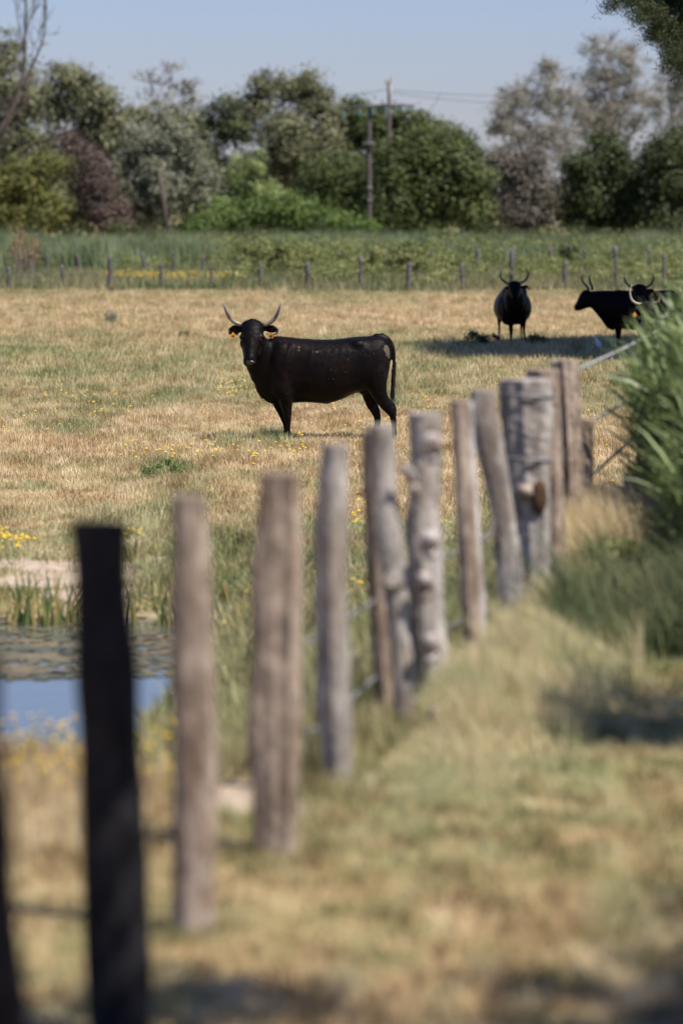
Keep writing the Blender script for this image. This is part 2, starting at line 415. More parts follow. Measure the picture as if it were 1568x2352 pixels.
x, y = field_pts(30, 62, 330000); x, y = clear_of_pond(x, y)
h = RG.uniform(.03, .11, len(x)) * hvar(x, y) * (1 + .6 * (green(x, y) > .6))
blades('field_grass', x, y, h, RG.uniform(.004, .010, len(x)), .55, M_GRASS, 'short sunburnt pasture grass around the standing black cow', bend=True)
x, y = field_pts(62, 128, 240000)
h = RG.uniform(.05, .17, len(x)) * hvar(x, y)
blades('distant_field_grass', x, y, h, RG.uniform(.010, .024, len(x)), .5, M_GRASS, 'pale dry pasture grass stretching away behind the cow to the far fence')
# scattered taller seed stalks
x, y = field_pts(33, 75, 9000); k = vnoise(x, y, 1.5, 35) > .45; x, y = x[k], y[k]
blades('seed_stalks', x, y, RG.uniform(.14, .27, len(x)), RG.uniform(.005, .009, len(x)), .35, M_GRASS, 'thin seeding grass stalks standing above the pasture turf', g=np.full(len(x), .03))
# near lane
x, y = field_pts(8.6, 31, 260000, -150, 1700); x, y = clear_of_pond(x, y)
h = RG.uniform(.02, .085, len(x)) * hvar(x, y)
blades('lane_grass', x, y, h, RG.uniform(.004, .009, len(x)), .8, M_GRASS, 'short tan and green grass of the lane in the blurred foreground', bend=True, rnd=np.clip(.3 * RG.uniform(0, 1, len(x)) + .95 * vnoise(x, y * .6, .11, 33) - .22, 0, 1))
# tall dry grass on the left bank behind the first posts
x, y = field_pts(13.2, 19.2, 90000, -120, 760); k = (x < fence_x(y) - .12) & (vnoise(x, y, .5, 36) > .25) & (RG.uniform(0, 1, len(x)) < (1 - sm(-1.0, -.2, x + (vnoise(x, y, .4, 46) - .5) * .8)) * (1 - mudf(x, y))); x, y = x[k], y[k]
blades('bank_grass', x, y, RG.uniform(.06, .24, len(x)) * (.6 + .6 * vnoise(x, y, .6, 37)) * sm(12.8, 15.2, y), RG.uniform(.004, .009, len(x)), .35, M_GRASS, 'golden dry grass on the near bank of the pond behind the first posts', g=np.clip(green(x, y) * .2, 0, 1))
# green margin of the pond and behind the middle posts
x, y = field_pts(28.2, 34, 90000, -60, 1250); k = (pond_mask(x, y) < .6) & (RG.uniform(0, 1, len(x)) < np.where(x < -.4, .5 + .6 * (vnoise(x, y, .8, 38) - .5), 1)); x, y = clear_of_pond(x[k], y[k])
blades('pond_margin_grass', x, y, RG.uniform(.05, .26, len(x)) * (.2 + 1.2 * vnoise(x, y, .6, 39)) * (.38 + .62 * sm(-1.9, -1.2, x + (vnoise(x, y, .5, 48) - .5))), RG.uniform(.006, .014, len(x)), .5, M_GRASS, 'lush green weeds and grass along the far margin of the pond', g=np.clip(.15 + 1.0 * vnoise(x, y, .45, 40), 0, 1), bend=True)
x, y = field_pts(15.0, 31, 200000, 330, 1440); dx = x - fence_x(y); k = (dx < -.02) & (dx > -3.4) & (pond_mask(x, y) < .35) & (RG.uniform(0, 1, len(x)) < sm(14.8, 18.5, y + (vnoise(x, y, .5, 47) - .5) * 2) * (.25 + .75 * sm(-1.1, -.3, x)) * (1 - mudf(x, y))); x, y = x[k], y[k]
blades('dike_weeds', x, y, RG.uniform(.06, .40, len(x)) * (.2 + 1.1 * vnoise(x, y, .45, 41)) * (1 - .45 * sm(25, 30, y)), RG.uniform(.006, .014, len(x)), .4, M_GRASS, 'tangled green weeds on the dike slope behind the middle fence posts', g=np.clip(.5 + .55 * vnoise(x, y, .4, 42), 0, 1), bend=True)
# tall feathery grass at the foot of the right hand posts
n = 130000; y = RG.uniform(14.2, 21.8, n); x = fence_x(y) + .12 + np.abs(RG.normal(0, .34, n))
k = vnoise(x, y, .45, 43) > .18; x, y = x[k], y[k]; fall = np.exp(-((x - fence_x(y)) / .75) ** 2)
blades('tall_grass', x, y, RG.uniform(.12, .56, len(x)) * fall * (.35 + 1.0 * vnoise(x, y, .3, 44)) * (.15 + .85 * sm(14.4, 18.2, y)) * (.38 + .62 * sm(.12, .40, x - fence_x(y))), RG.uniform(.004, .008, len(x)), .3, M_GRASS, 'tall soft pale green grass tuft at the foot of the leaning posts', g=np.clip(.30 + .62 * vnoise(x, y, .25, 45), 0, 1), ldir=2.4, bend=True, rnd=RG.uniform(.35, 1, len(x)))

n = 6500; y = RG.uniform(16.0, 21.6, n); x = fence_x(y) + RG.uniform(-.05, .95, n) * (1 - .5 * sm(19, 22, y)); k = vnoise(x, y, .35, 67) > .42; x, y = x[k], y[k]
blades('wispy_grass', x, y, RG.uniform(.16, .46, len(x)) * (.45 + .7 * vnoise(x, y, .25, 68)) * (.5 + .5 * sm(16, 18, y)), RG.uniform(.004, .007, len(x)), .42, M_GRASS, 'long wispy seeding stems rising in front of the middle fence posts', g=np.clip(.35 + .7 * vnoise(x, y, .3, 69), 0, 1), ldir=2.6, bend=True, rnd=RG.uniform(.3, 1, len(x)))

# ---------------------------------------------------------------- flowers
def flowers(name, pts, size, label, stalk=.12):
    n = len(pts); x = pts[:, 0]; y = pts[:, 1]; z = gz(x, y) + RG.uniform(.6, 1.15, n) * stalk
    V = []; Fc = []; R = []
    for i in range(n):
        s = size * RG.uniform(.6, 1.2); c = np.array([x[i], y[i], z[i]]); b = len(V)
        an = np.arange(6) * math.pi / 3 + RG.uniform(0, 1)
        V += [c + (math.cos(a) * s, math.sin(a) * s, -.3 * s) for a in an] + [c + (0, 0, .35 * s)]
        Fc += [(b + j, b + (j + 1) % 6, b + 6) for j in range(6)]
        V += [c + (-.002, 0, -.1 * s), c + (.002, 0, -.1 * s), np.array([x[i] + .01, y[i], z[i] - stalk])]; Fc.append((b + 7, b + 8, b + 9))
        R += [RG.uniform(.3, 1)] * 7 + [0] * 3
    return tag(obj(name, np.array(V), np.array(Fc), M_FLOWER, attrs={'rnd': R}), label, 'flowers', kind='stuff')
M_FLOWER = leafmat('yellow_petals', [(0, (.10, .13, .03)), (.2, (.70, .42, .02)), (1, (.85, .62, .03))], .3)
P = []
for (px, py, spx, spy, n, z0) in ((540, 880, 30, 8, 26, 0), (240, 905, 90, 25, 26, 0), (430, 1020, 90, 10, 40, 0), (610, 1030, 60, 9, 22, 0), (740, 1020, 60, 12, 14, 0), (180, 890, 70, 14, 16, 0), (60, 960, 60, 16, 12, 0), (1380, 945, 40, 60, 14, 0), (900, 905, 60, 30, 12, 0), (1350, 1060, 30, 40, 10, 0), (700, 945, 160, 30, 22, 0),
                             (820, 1180, 14, 34, 30, 0), (12, 1250, 24, 22, 34, 0), (62, 1258, 14, 8, 12, 0), (305, 1222, 12, 7, 9, 0), (540, 1400, 22, 20, 26, 0), (825, 1295, 16, 24, 30, 0), (700, 1320, 30, 25, 18, 0), (1028, 1195, 4, 4, 4, 0), (820, 1350, 15, 25, 16, 0), (1150, 905, 100, 40, 12, 0)):
    for _ in range(n):
        a, b = RG.normal(px, spx), RG.normal(py, spy)
        q = PX(a, b, (CH - .12) * F / (b - HZ)); P.append(q[:2])
flowers('yellow_flowers', np.array(P), .021, 'small yellow daisies dotted through the pasture around the cow')
P = []
for _ in range(160):
    px = RG.uniform(-40, 420); d = RG.uniform(14.8, 16.9); P.append(((px - 784) / F * d, d))
flowers('bank_flowers', np.array(P), .012, 'blurred orange yellow flowers in the dry grass on the near pond bank', .22)
P = []
for _ in range(650):
    px = RG.uniform(235, 560) if RG.uniform() < .8 else RG.uniform(560, 960); d = RG.uniform(140, 153); P.append(((px - 784) / F * d, d))
P = np.array(P); P = P[vnoise(P[:, 0], P[:, 1] * .4, 1.3, 91) > .42]
flowers('flower_strip', P, .042, 'band of yellow flowers in front of the reeds beyond the far fence', .28)

# ---------------------------------------------------------------- foliage
def leafcloud(C, N, size, asp=.6, rn=None):
    """quads at C facing N"""
    n = len(C); N = N / (np.linalg.norm(N, axis=1)[:, None] + 1e-9)
    R = RG.normal(0, 1, (n, 3)); U = np.cross(N, R); U /= np.linalg.norm(U, axis=1)[:, None] + 1e-9; Vv = np.cross(N, U)
    s = (size * RG.uniform(.6, 1.3, n))[:, None] / 2
    V = np.stack([C - U * s, C + Vv * s * asp, C + U * s, C - Vv * s * asp], 1).reshape(-1, 3)
    return V, np.arange(4 * n).reshape(n, 4), np.repeat(rn, 4)

def crown_leaves(lobes, n, size, clump=.5, shell=.5, up=.5, asp=.6, per=64):
    lobes = np.asarray(lobes, float); vol = lobes[:, 3] * lobes[:, 5] + lobes[:, 4] * .0
    k = max(1, n // per); li = RG.choice(len(lobes), k, p=vol / vol.sum()); L = lobes[li]
    D = RG.normal(0, 1, (k, 3)); D /= np.linalg.norm(D, axis=1)[:, None]
    r = (shell + (1.04 - shell) * RG.uniform(0, 1, k) ** .6)[:, None]
    C = L[:, :3] + D * L[:, 3:6] * r
    cr = RG.uniform(0, 1, k)
    ci = np.repeat(np.arange(k), per); cl = clump * RG.uniform(.6, 1.5, k)[ci][:, None]
    off = RG.normal(0, 1, (len(ci), 3)) * [1, 1, .65]; on = off.copy(); off = off * cl
    P = C[ci] + off
    N = D[ci] * .45 + on * .5 + np.array([0, 0, up]) + RG.normal(0, .45, (len(ci), 3))
    return leafcloud(P, N, size, asp, np.clip(cr[ci] * .65 + RG.uniform(0, .35, len(ci)), 0, 1))

def limbs(mb, p, d, L, r, depth, spread=.55, kids=3, upb=.15, minr=.004):
    d = d / np.linalg.norm(d); n = 5; pts = [p]; dd = d.copy()
    for i in range(n):
        dd = dd + RG.normal(0, .12, 3) + [0, 0, upb * .2]; dd /= np.linalg.norm(dd); pts.append(pts[-1] + dd * L / n)
    pts = np.array(pts); rr = np.linspace(r, max(r * .45, minr), n + 1)
    mb.tube(pts, rr, n=6 if r > .03 else 4, cap=False)
    if depth <= 0: return [pts[-1]]
    tips = []
    for i in range(kids):
        t = RG.uniform(.35, 1.0); q = pts[int(t * n)]
        nd = dd + RG.normal(0, spread, 3); nd[2] += upb
        tips += limbs(mb, q, nd, L * RG.uniform(.5, .8), max(r * .5, minr), depth - 1, spread, kids, upb, minr)
    return tips

def tree(name, label, d, lobes_px, mat, n, size, cat='tree', clump=.5, shell=.45, base=None, trunk=True, tr=.16, group=None, twig=0, twigmat=None, asp=.6, up=.5, fy=1.0):
    k = d / F; L = []
    for (px, py, rx, ry) in lobes_px:
        c = PX(px, py, d + RG.uniform(-.25, .25) * rx * k * 2); L.append((c[0], c[1], c[2], rx * k, max(rx, ry) * k * fy, ry * k))
    L0 = list(L)
    for (a, c, z, rx, ry, rz) in L0:                     # smaller boughs break the outline of every big one
        for _ in range(5):
            D = RG.normal(0, 1, 3); D[2] = abs(D[2]) * .9 - .2; D /= np.linalg.norm(D); q = RG.uniform(.22, .42)
            L.append((a + D[0] * rx * .85, c + D[1] * ry * .85, z + D[2] * rz * .9, rx * q, ry * q, rz * q))
    nb = len(L0); L = np.array(L); L[:nb, 3:] *= .88; bx = base if base else float(np.average([l[0] for l in lobes_px], weights=[l[2] for l in lobes_px]))
    b = PX(bx, HZ, d); b[2] = float(gz(b[0], b[1]))
    root = empty(name, b, label, cat, group)
    V, Fc, R = crown_leaves(L, n, size, clump, shell, up, asp)
    keep = V.reshape(-1, 4, 3)[:, :, 2].min(1) > b[2]
    V = V.reshape(-1, 4, 3)[keep].reshape(-1, 3); R = R.reshape(-1, 4)[keep].ravel()
    o = obj('crown' if trunk else 'foliage', V - b, np.arange(len(V)).reshape(-1, 4), mat, root, attrs={'rnd': R})
    mb = MB(); top = 0
    mid = np.array([L[:, 0].mean(), L[:, 1].mean(), b[2] + (L[:, 2].mean() - b[2]) * .5])
    mb.tube(spline([b - [0, 0, .2], b * .5 + mid * .5 + [.1, 0, 0], mid], 6) - b, np.linspace(tr, tr * .7, 6), n=8)
    for l in L[:nb]:
        e = l[:3] + [0, 0, l[5] * .4]
        m2 = (mid + e) / 2 + RG.normal(0, .08, 3) * np.linalg.norm(e - mid)
        mb.tube(spline([mid, m2, e], 7) - b, np.linspace(tr * .55, tr * .12, 7), n=5, cap=False)
        if twig:
            for _ in range(twig): limbs(mb, (m2 if RG.uniform() < .5 else e) - b, RG.normal(0, .6, 3) + [0, 0, .6], max(l[3], l[5]) * .8, tr * .22, 2, .6, 3, .15, .012)
    mb.build('trunk' if trunk else 'stem', twigmat or M_BARK, root)
    return root

G = lambda *c: [(i / (len(c) - 1), v) for i, v in enumerate(c)]
M_OLIVE = leafmat('olive_foliage', G((.055, .060, .027), (.145, .15, .072), (.29, .285, .17)))
M_SILVER = leafmat('silver_foliage', G((.065, .07, .042), (.165, .17, .11), (.35, .36, .26)))
M_GREY = leafmat('grey_foliage', G((.12, .11, .08), (.22, .205, .155), (.34, .325, .26)), .2)
M_GREEN = leafmat('green_foliage', G((.026, .040, .012), (.066, .088, .022), (.155, .175, .05)))
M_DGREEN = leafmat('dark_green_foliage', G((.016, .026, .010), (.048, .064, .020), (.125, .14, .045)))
M_BRIGHT = leafmat('fresh_green_foliage', G((.045, .075, .015), (.09, .14, .028), (.16, .22, .06)))
M_LIME = leafmat('pale_lime_foliage', G((.12, .16, .05), (.22, .27, .09), (.32, .36, .15)))
M_YEL = leafmat('yellow_green_foliage', G((.06, .065, .018), (.13, .14, .035), (.27, .23, .07)))
M_RED = leafmat('dead_red_foliage', G((.045, .030, .024), (.095, .064, .052), (.18, .13, .105)), .15)
M_BROWN = leafmat('grey_brown_foliage', G((.055, .045, .035), (.11, .095, .07), (.19, .17, .13)), .2)
M_REED = leafmat('reed_leaves', G((.05, .08, .020), (.155, .215, .062), (.38, .45, .22)), .3, .45, .4)
M_WEED = leafmat('weed_leaves', G((.06, .075, .022), (.16, .185, .055), (.34, .33, .13)))
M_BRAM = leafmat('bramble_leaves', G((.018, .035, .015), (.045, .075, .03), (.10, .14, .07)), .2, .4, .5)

TG = 'trees and shrubs behind the reed belt'
# far row first
tree('poplar_tree', 'tall grey olive tree at the left edge, behind the bare dead branches', 300, [(10, 130, 60, 75), (40, 210, 80, 90), (-20, 300, 110, 110), (60, 330, 80, 80), (0, 440, 90, 90)], M_OLIVE, 16000, .34, group=TG, clump=.55, shell=.2)
tree('poplar_tree', 'broad grey green tree with a rounded top, right of the left edge tree', 306, [(130, 205, 55, 62), (185, 235, 70, 70), (240, 250, 55, 55), (150, 320, 95, 90), (230, 350, 80, 90), (170, 440, 110, 80)], M_OLIVE, 19000, .34, group=TG, shell=.3)
tree('bare_tree', 'half bare brown twigged treetop rising above the left tree line', 318, [(345, 205, 32, 42), (395, 190, 48, 42), (440, 215, 30, 40), (380, 260, 70, 50), (380, 330, 70, 60)], M_GREY, 2600, .26, group=TG, clump=.35, shell=.3, twig=9, twigmat=M_TWIG, tr=.2)
tree('broadleaf_tree', 'dark green tree right of the half bare brown treetop', 312, [(500, 270, 42, 55), (540, 300, 45, 60), (470, 330, 60, 70), (540, 390, 60, 60), (460, 430, 70, 70)], M_DGREEN, 12000, .32, group=TG, shell=.35)
tree('olive_tree', 'wide olive green tree with gaps in its ragged top, left of the utility poles', 300, [(610, 205, 28, 38), (595, 240, 34, 40), (655, 200, 34, 30), (700, 195, 38, 34), (690, 270, 90, 62), (640, 330, 70, 70), (720, 350, 80, 80), (650, 410, 55, 45), (745, 250, 40, 40)], M_OLIVE, 21000, .30, group=TG, shell=.35, clump=.45)
tree('oak_tree', 'large dark dome shaped tree behind the two utility poles', 315, [(830, 275, 60, 55), (905, 305, 85, 70), (975, 320, 75, 60), (1030, 345, 52, 52), (860, 360, 90, 80), (790, 300, 45, 60), (1055, 385, 40, 50)], M_GREEN, 24000, .34, group=TG, shell=.55, clump=.5)
tree('silver_willow', 'pale grey willow with see-through branches, left one of the tall grey trees', 300, [(1255, 215, 58, 70), (1195, 245, 50, 55), (1165, 290, 42, 38), (1300, 260, 55, 70), (1235, 310, 70, 45), (1300, 350, 60, 60), (1152, 255, 30, 36), (1140, 300, 28, 22)], M_GREY, 17000, .18, group=TG, shell=.35, clump=.36, twig=8, twigmat=M_TWIG, tr=.22, base=1290)
tree('silver_willow', 'tallest pale grey willow, just left of the pine branch', 304, [(1395, 130, 52, 45), (1445, 150, 42, 48), (1375, 200, 60, 60), (1440, 215, 48, 55), (1350, 280, 45, 60), (1410, 300, 55, 60), (1480, 260, 40, 60)], M_GREY, 18000, .18, group=TG, shell=.35, clump=.36, twig=8, twigmat=M_TWIG, tr=.22, base=1370)
tree('silver_willow', 'grey willow cut by the right edge of the picture below the pine', 298, [(1535, 190, 42, 60), (1590, 210, 55, 80), (1545, 290, 45, 60), (1600, 330, 60, 70)], M_GREY, 13000, .18, group=TG, shell=.3, clump=.36, twig=8, twigmat=M_TWIG, tr=.2, base=1560)
tree('poplar_tree', 'wide grey green tree mass behind the dead bush and the silvery tree', 312, [(260, 290, 60, 60), (330, 300, 60, 55), (300, 370, 80, 70), (220, 420, 80, 80), (420, 290, 50, 50), (440, 350, 55, 60), (470, 440, 60, 70)], M_OLIVE, 21000, .34, group=TG, shell=.35)
tree('oak_tree', 'dark green tree filling the gap between the lime sapling and the dome shaped tree', 308, [(640, 400, 60, 60), (700, 430, 60, 60), (760, 380, 50, 70), (800, 430, 50, 60), (560, 440, 50, 60)], M_DGREEN, 14000, .32, group=TG, shell=.45)
# nearer row
tree('leafy_bush', 'yellowish green bush with orange tints low at the left edge', 282, [(30, 420, 75, 62), (95, 420, 55, 60), (-20, 480, 70, 70), (80, 480, 75, 60), (20, 520, 90, 40)], M_YEL, 15000, .27, 'bush', group=TG, shell=.5, trunk=False)
tree('dead_bush', 'reddish brown dead bush leaning between the two left trees', 284, [(165, 345, 32, 40), (195, 395, 45, 55), (225, 455, 52, 60), (255, 505, 60, 55), (120, 505, 40, 28)], M_RED, 10000, .24, 'bush', group=TG, shell=.2, trunk=False, twig=4, twigmat=M_BARK)
tree('white_poplar', 'broad silvery olive tree standing over the thin leaning pole', 288, [(385, 300, 50, 48), (330, 330, 60, 60), (420, 350, 60, 60), (300, 400, 70, 70), (375, 420, 80, 80), (450, 420, 50, 70), (320, 480, 75, 50), (430, 480, 60, 45)], M_SILVER, 27000, .27, group=TG, shell=.45, clump=.42, up=.7)
tree('young_poplar', 'pale lime green sapling with pointed shoots in the middle distance', 272, [(545, 385, 14, 34), (590, 385, 14, 40), (560, 425, 30, 34), (600, 435, 32, 40), (640, 460, 40, 30), (520, 465, 40, 35)], M_LIME, 7000, .22, group=TG, shell=.2, clump=.28)
tree('low_thicket', 'bright green low thicket left of the near utility pole', 262, [(470, 520, 40, 22), (530, 505, 50, 28), (600, 495, 55, 30), (660, 480, 50, 32), (710, 500, 55, 36), (760, 515, 55, 32), (820, 525, 40, 28)], M_BRIGHT, 17000, .25, 'bush', group=TG, shell=.5, trunk=False)
tree('round_bush', 'rounded green bush just left of the near utility pole', 272, [(760, 405, 50, 38), (800, 420, 45, 45), (735, 450, 45, 45), (790, 480, 55, 50)], M_GREEN, 13000, .27, 'bush', group=TG, shell=.5, trunk=False)
tree('oak_tree', 'big dense green tree right of the near utility pole, dark beneath', 268, [(905, 370, 55, 48), (975, 355, 60, 50), (1040, 375, 55, 50), (1080, 410, 40, 50), (930, 430, 70, 60), (1010, 440, 75, 60), (1080, 480, 45, 45), (900, 490, 45, 50), (980, 505, 70, 40)], M_GREEN, 33000, .30, group=TG, shell=.55, clump=.45)
tree('brown_bush', 'grey brown half dry bush between the dense tree and the right hand bushes', 276, [(1150, 385, 50, 40), (1210, 400, 52, 48), (1160, 450, 60, 50), (1230, 460, 52, 48), (1190, 500, 70, 40)], M_BROWN, 15000, .26, 'bush', group=TG, shell=.35, trunk=False, twig=3, twigmat=M_TWIG)
tree('juniper_bush', 'dark green bush with a peaked top below the tall grey willows', 270, [(1400, 350, 40, 48), (1345, 385, 42, 45), (1440, 400, 50, 50), (1330, 440, 50, 55), (1390, 460, 70, 60), (1455, 480, 50, 50), (1350, 505, 60, 40)], M_DGREEN, 22000, .28, 'bush', group=TG, shell=.5, trunk=False)
tree('juniper_bush', 'dark green bush at the right edge under the cut off willow', 266, [(1520, 360, 45, 50), (1580, 350, 60, 55), (1540, 430, 60, 60), (1600, 450, 60, 60), (1520, 500, 60, 45)], M_DGREEN, 17000, .28, 'bush', group=TG, shell=.5, trunk=False)
# a deeper wood closes the gaps low down between the named trees
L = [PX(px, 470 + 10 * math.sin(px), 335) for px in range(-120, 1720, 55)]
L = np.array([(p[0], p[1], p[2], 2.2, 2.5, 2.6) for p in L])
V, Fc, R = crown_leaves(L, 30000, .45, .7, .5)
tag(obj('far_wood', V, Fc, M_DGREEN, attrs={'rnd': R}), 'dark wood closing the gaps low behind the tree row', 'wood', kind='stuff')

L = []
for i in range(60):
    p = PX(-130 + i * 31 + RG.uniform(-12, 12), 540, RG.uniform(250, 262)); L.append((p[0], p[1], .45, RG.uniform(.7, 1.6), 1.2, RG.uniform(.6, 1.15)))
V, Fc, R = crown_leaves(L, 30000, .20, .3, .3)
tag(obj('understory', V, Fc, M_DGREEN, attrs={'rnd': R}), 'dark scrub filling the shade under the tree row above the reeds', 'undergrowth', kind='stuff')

# dead branches of a leafless tree at the left edge
def dead_tree():
    d = 240; b = PX(-70, HZ, d); b[2] = float(gz(b[0], b[1])); root = empty('dead_tree', b, 'leafless dead tree with bare upright branches at the upper left edge', 'tree')
    mb = MB()
    for path, r0 in (([(-70, 560), (-40, 400), (0, 300), (35, 240), (52, 180), (58, 110), (60, 0), (58, -60)], .19), ([(50, 205), (75, 150), (98, 95), (104, 30), (103, -30)], .10),
                     ([(0, 300), (28, 270), (55, 245), (70, 225)], .07), ([(58, 110), (45, 60), (36, 10), (25, -40)], .055), ([(-20, 350), (10, 310), (45, 275), (62, 245)], .07)):
        p = np.array([PX(a, c, d) for a, c in path]); s = spline(p, 14)
        mb.tube(s - b, np.linspace(r0, r0 * .3, 14), n=7)
        for i in range(3, 13, 1):
            if RG.uniform() < .75: limbs(mb, s[i] - b, RG.normal(0, .5, 3) + [0, 0, .7], RG.uniform(.9, 2.2), r0 * .22, 2, .45, 3, .3, .012)
    mb.build('trunk', M_BARK, root)
dead_tree()

# ---------------------------------------------------------------- reeds and weeds in the middle distance
def stems(n, d0, d1, px0, px1, h0, h1, w, seed):
    x, y = field_pts(d0, d1, n, px0, px1); h = RG.uniform(h0, h1, len(x)) * (.75 + .5 * vnoise(x, y, 5, seed)); return x, y, h
M_REEDG = grassmat('far_reed_blades', G((.12, .10, .05), (.30, .25, .13), (.46, .38, .22)), G((.040, .065, .025), (.105, .155, .062), (.24, .30, .165)))
x, y, h = stems(150000, 150, 232, -80, 1650, .70, 1.12, .05, 50)
k = (y > 150 + 24 * vnoise(x, x * 0, 4, 52)); x, y, h = x[k], y[k], h[k]; h = h * (.6 + .75 * vnoise(x, y, 2.2, 55))
blades('reed_belt', x, y, h, RG.uniform(.05, .10, len(x)), .22, M_REEDG, 'green reed belt running across the picture in front of the trees', 'reeds', g=np.clip(.85 + .5 * (vnoise(x, y, 3, 51) - .5), 0, 1), ldir=2.8, rnd=np.clip(vnoise(x, y / 3, .9, 56) * .8 + RG.uniform(-.1, .35, len(x)), 0, 1))
x, y, h = stems(70000, 126, 160, -80, 1650, .14, .50, .03, 53); k = ~((x / y * F + 784 > 235) & (x / y * F + 784 < 560) & (y > 130) & (y < 158)) | (RG.uniform(0, 1, len(x)) < .25); x, y, h = x[k], y[k], h[k]
blades('fence_weeds', x, y, h, RG.uniform(.03, .06, len(x)), .45, M_REEDG, 'rough grass and weeds around the two far fence rows', 'weeds', g=np.clip(.35 + .9 * (vnoise(x, y, 2, 54) - .3), 0, 1))
LL = []
for _ in range(520):
    px = RG.uniform(545, 1650) if RG.uniform() < .84 else RG.uniform(-40, 545); d = RG.uniform(129, 190) if px > 545 or px < 225 else RG.uniform(156, 190); X = (px - 784) / F * d
    s = RG.uniform(.3, .95) * (1 if px > 470 else .55) * (1.15 if d > 150 else .8); LL.append((X, d, s * .6, s, s, s * .8))
V, Fc, R = crown_leaves(LL, 120000, .11, .17, .4, .6, per=40)
tag(obj('hedge_weeds', V, Fc, M_WEED, attrs={'rnd': R}), 'yellowish green leafy undergrowth swallowing the far fence posts', 'undergrowth', kind='stuff')
tree('round_bush', 'small dark round bush beside the far fence post behind the facing bull', 150, [(1300, 578, 18, 14), (1312, 588, 12, 10)], M_DGREEN, 1500, .10, 'bush', trunk=False, clump=.12, tr=.03)
tree('leafy_bush', 'pale leafy bush by the far fence above the cow', 146, [(600, 585, 50, 30), (650, 600, 50, 34), (590, 615, 40, 30), (690, 590, 45, 30), (540, 640, 30, 20)], M_WEED, 9000, .11, 'bush', trunk=False, clump=.15, tr=.04)
tree('leafy_bush', 'spreading green bush along the far fence right of the utility poles', 142, [(900, 590, 50, 30), (960, 600, 50, 30), (1010, 610, 45, 28), (860, 610, 40, 30)], M_WEED, 6500, .11, 'bush', trunk=False, clump=.15, tr=.04)
# dried rusty dock plant at the left
def dried_plant():
    b = PX(58, HZ, 132); b[2] = float(gz(b[0], b[1])); root = empty('dried_plant', b, 'tall dried rust brown weed by the far fence at the left', 'plant')
    mb = MB(); tips = []
    for i in range(9): tips += limbs(mb, np.array([RG.normal(0, .22), RG.normal(0, .2), -.05]), np.array([RG.normal(0, .15), 0, 1.]), RG.uniform(1.0, 1.55), .022, 1, .25, 4, .5, .008)
    mb.build('stem', M_TWIG, root); C = np.repeat(np.array(tips), 22, 0); C = C + RG.normal(0, .11, C.shape) * [1, 1, 2.0]
    V, Fc, R = leafcloud(C, RG.normal(0, 1, C.shape), .07, .6, RG.uniform(0, 1, len(C)))
    obj('seed_head', V, Fc, leafmat('rusty_seed', G((.16, .085, .04), (.30, .18, .09), (.42, .28, .16)), .2), root, attrs={'rnd': R})
dried_plant()
# small thistle clumps in the pasture
for (px, py, w, hpx, lab, mt, n) in ((255, 742, 26, 20, 'grey green thistle clump alone on the pasture upper left', M_SILVER, 260), (425, 775, 22, 10, 'low dark weed clump on the pasture left of the cow head', M_GREEN, 260), (1100, 790, 44, 24, 'dark weed clump in the shade left of the facing bull', M_DGREEN, 900), (1222, 792, 24, 26, 'dark weed clump in the shade right of the facing bull', M_DGREEN, 500),
                               (330, 1100, 20, 34, 'thin green weed on the pasture above the second tall post', M_BRIGHT, 240), (390, 1095, 22, 40, 'bushier green weed on the pasture above the second tall post', M_BRIGHT, 260), (80, 1105, 0, 0, '', None, 0)):
    if not n: continue
    d = CH * F / (py - HZ); tree('weed_clump', lab, d, [(px, py - hpx * .5, w, hpx * .5), (px + w * .5, py - hpx * .35, w * .5, hpx * .4)], mt, n, .055 * d / 60, 'weed', trunk=False, clump=.05 * d / 60, tr=.008, shell=.1, asp=.35, up=.2)

# ---------------------------------------------------------------- far fences
def far_fence(name, label, xs, d):
    b = PX(784, HZ, d); b[2] = 0; root = empty(name, b, label, 'fence'); tops = []
    for px, ty in xs:
        p = PX(px, ty, d + RG.normal(0, .5)); z0 = float(gz(p[0], p[1])); mb = MB(); ln = RG.normal(0, .04)
        q = np.array([[p[0] - ln, p[1], z0 - .2], [p[0] - ln * .5, p[1], (z0 + p[2]) / 2], [p[0], p[1], p[2]]]) - b
        mb.tube(spline(q, 6), RG.uniform(.055, .085) * np.linspace(1, .9, 6), n=8, jit=.08); mb.build('post', M_FARWOOD, root); tops.append(p)
    for f in (.88, .55):
        pts = [np.array([p[0], p[1] - .09, p[2] * f]) - b for p in sorted(tops, key=lambda q: q[0])]
        mb = MB(); mb.tube(pts, .003, n=4, cap=False); mb.build('wire', M_DHORN, root)
M_WIRE = plain('galvanised_wire', (.22, .22, .22), .5, .5, .3)
far_fence('far_fence', 'nearer far fence of short grey posts along the end of the pasture', [(-95, 610), (20, 612), (143, 608), (252, 586), (370, 605), (485, 610), (598, 603), (706, 602), (829, 590), (940, 601), (1060, 603), (1175, 572), (1297, 599), (1413, 565), (1524, 583), (1640, 590)], 128)
far_fence('far_fence', 'second far fence of grey posts half buried in weeds behind the first', [(-30, 585), (56, 582), (110, 583), (178, 584), (328, 580), (398, 577), (467, 586), (545, 588), (612, 581), (688, 576), (780, 580), (885, 580), (990, 575), (1097, 571), (1180, 566), (1262, 566), (1340, 570), (1408, 566), (1490, 572), (1580, 570)], 153)

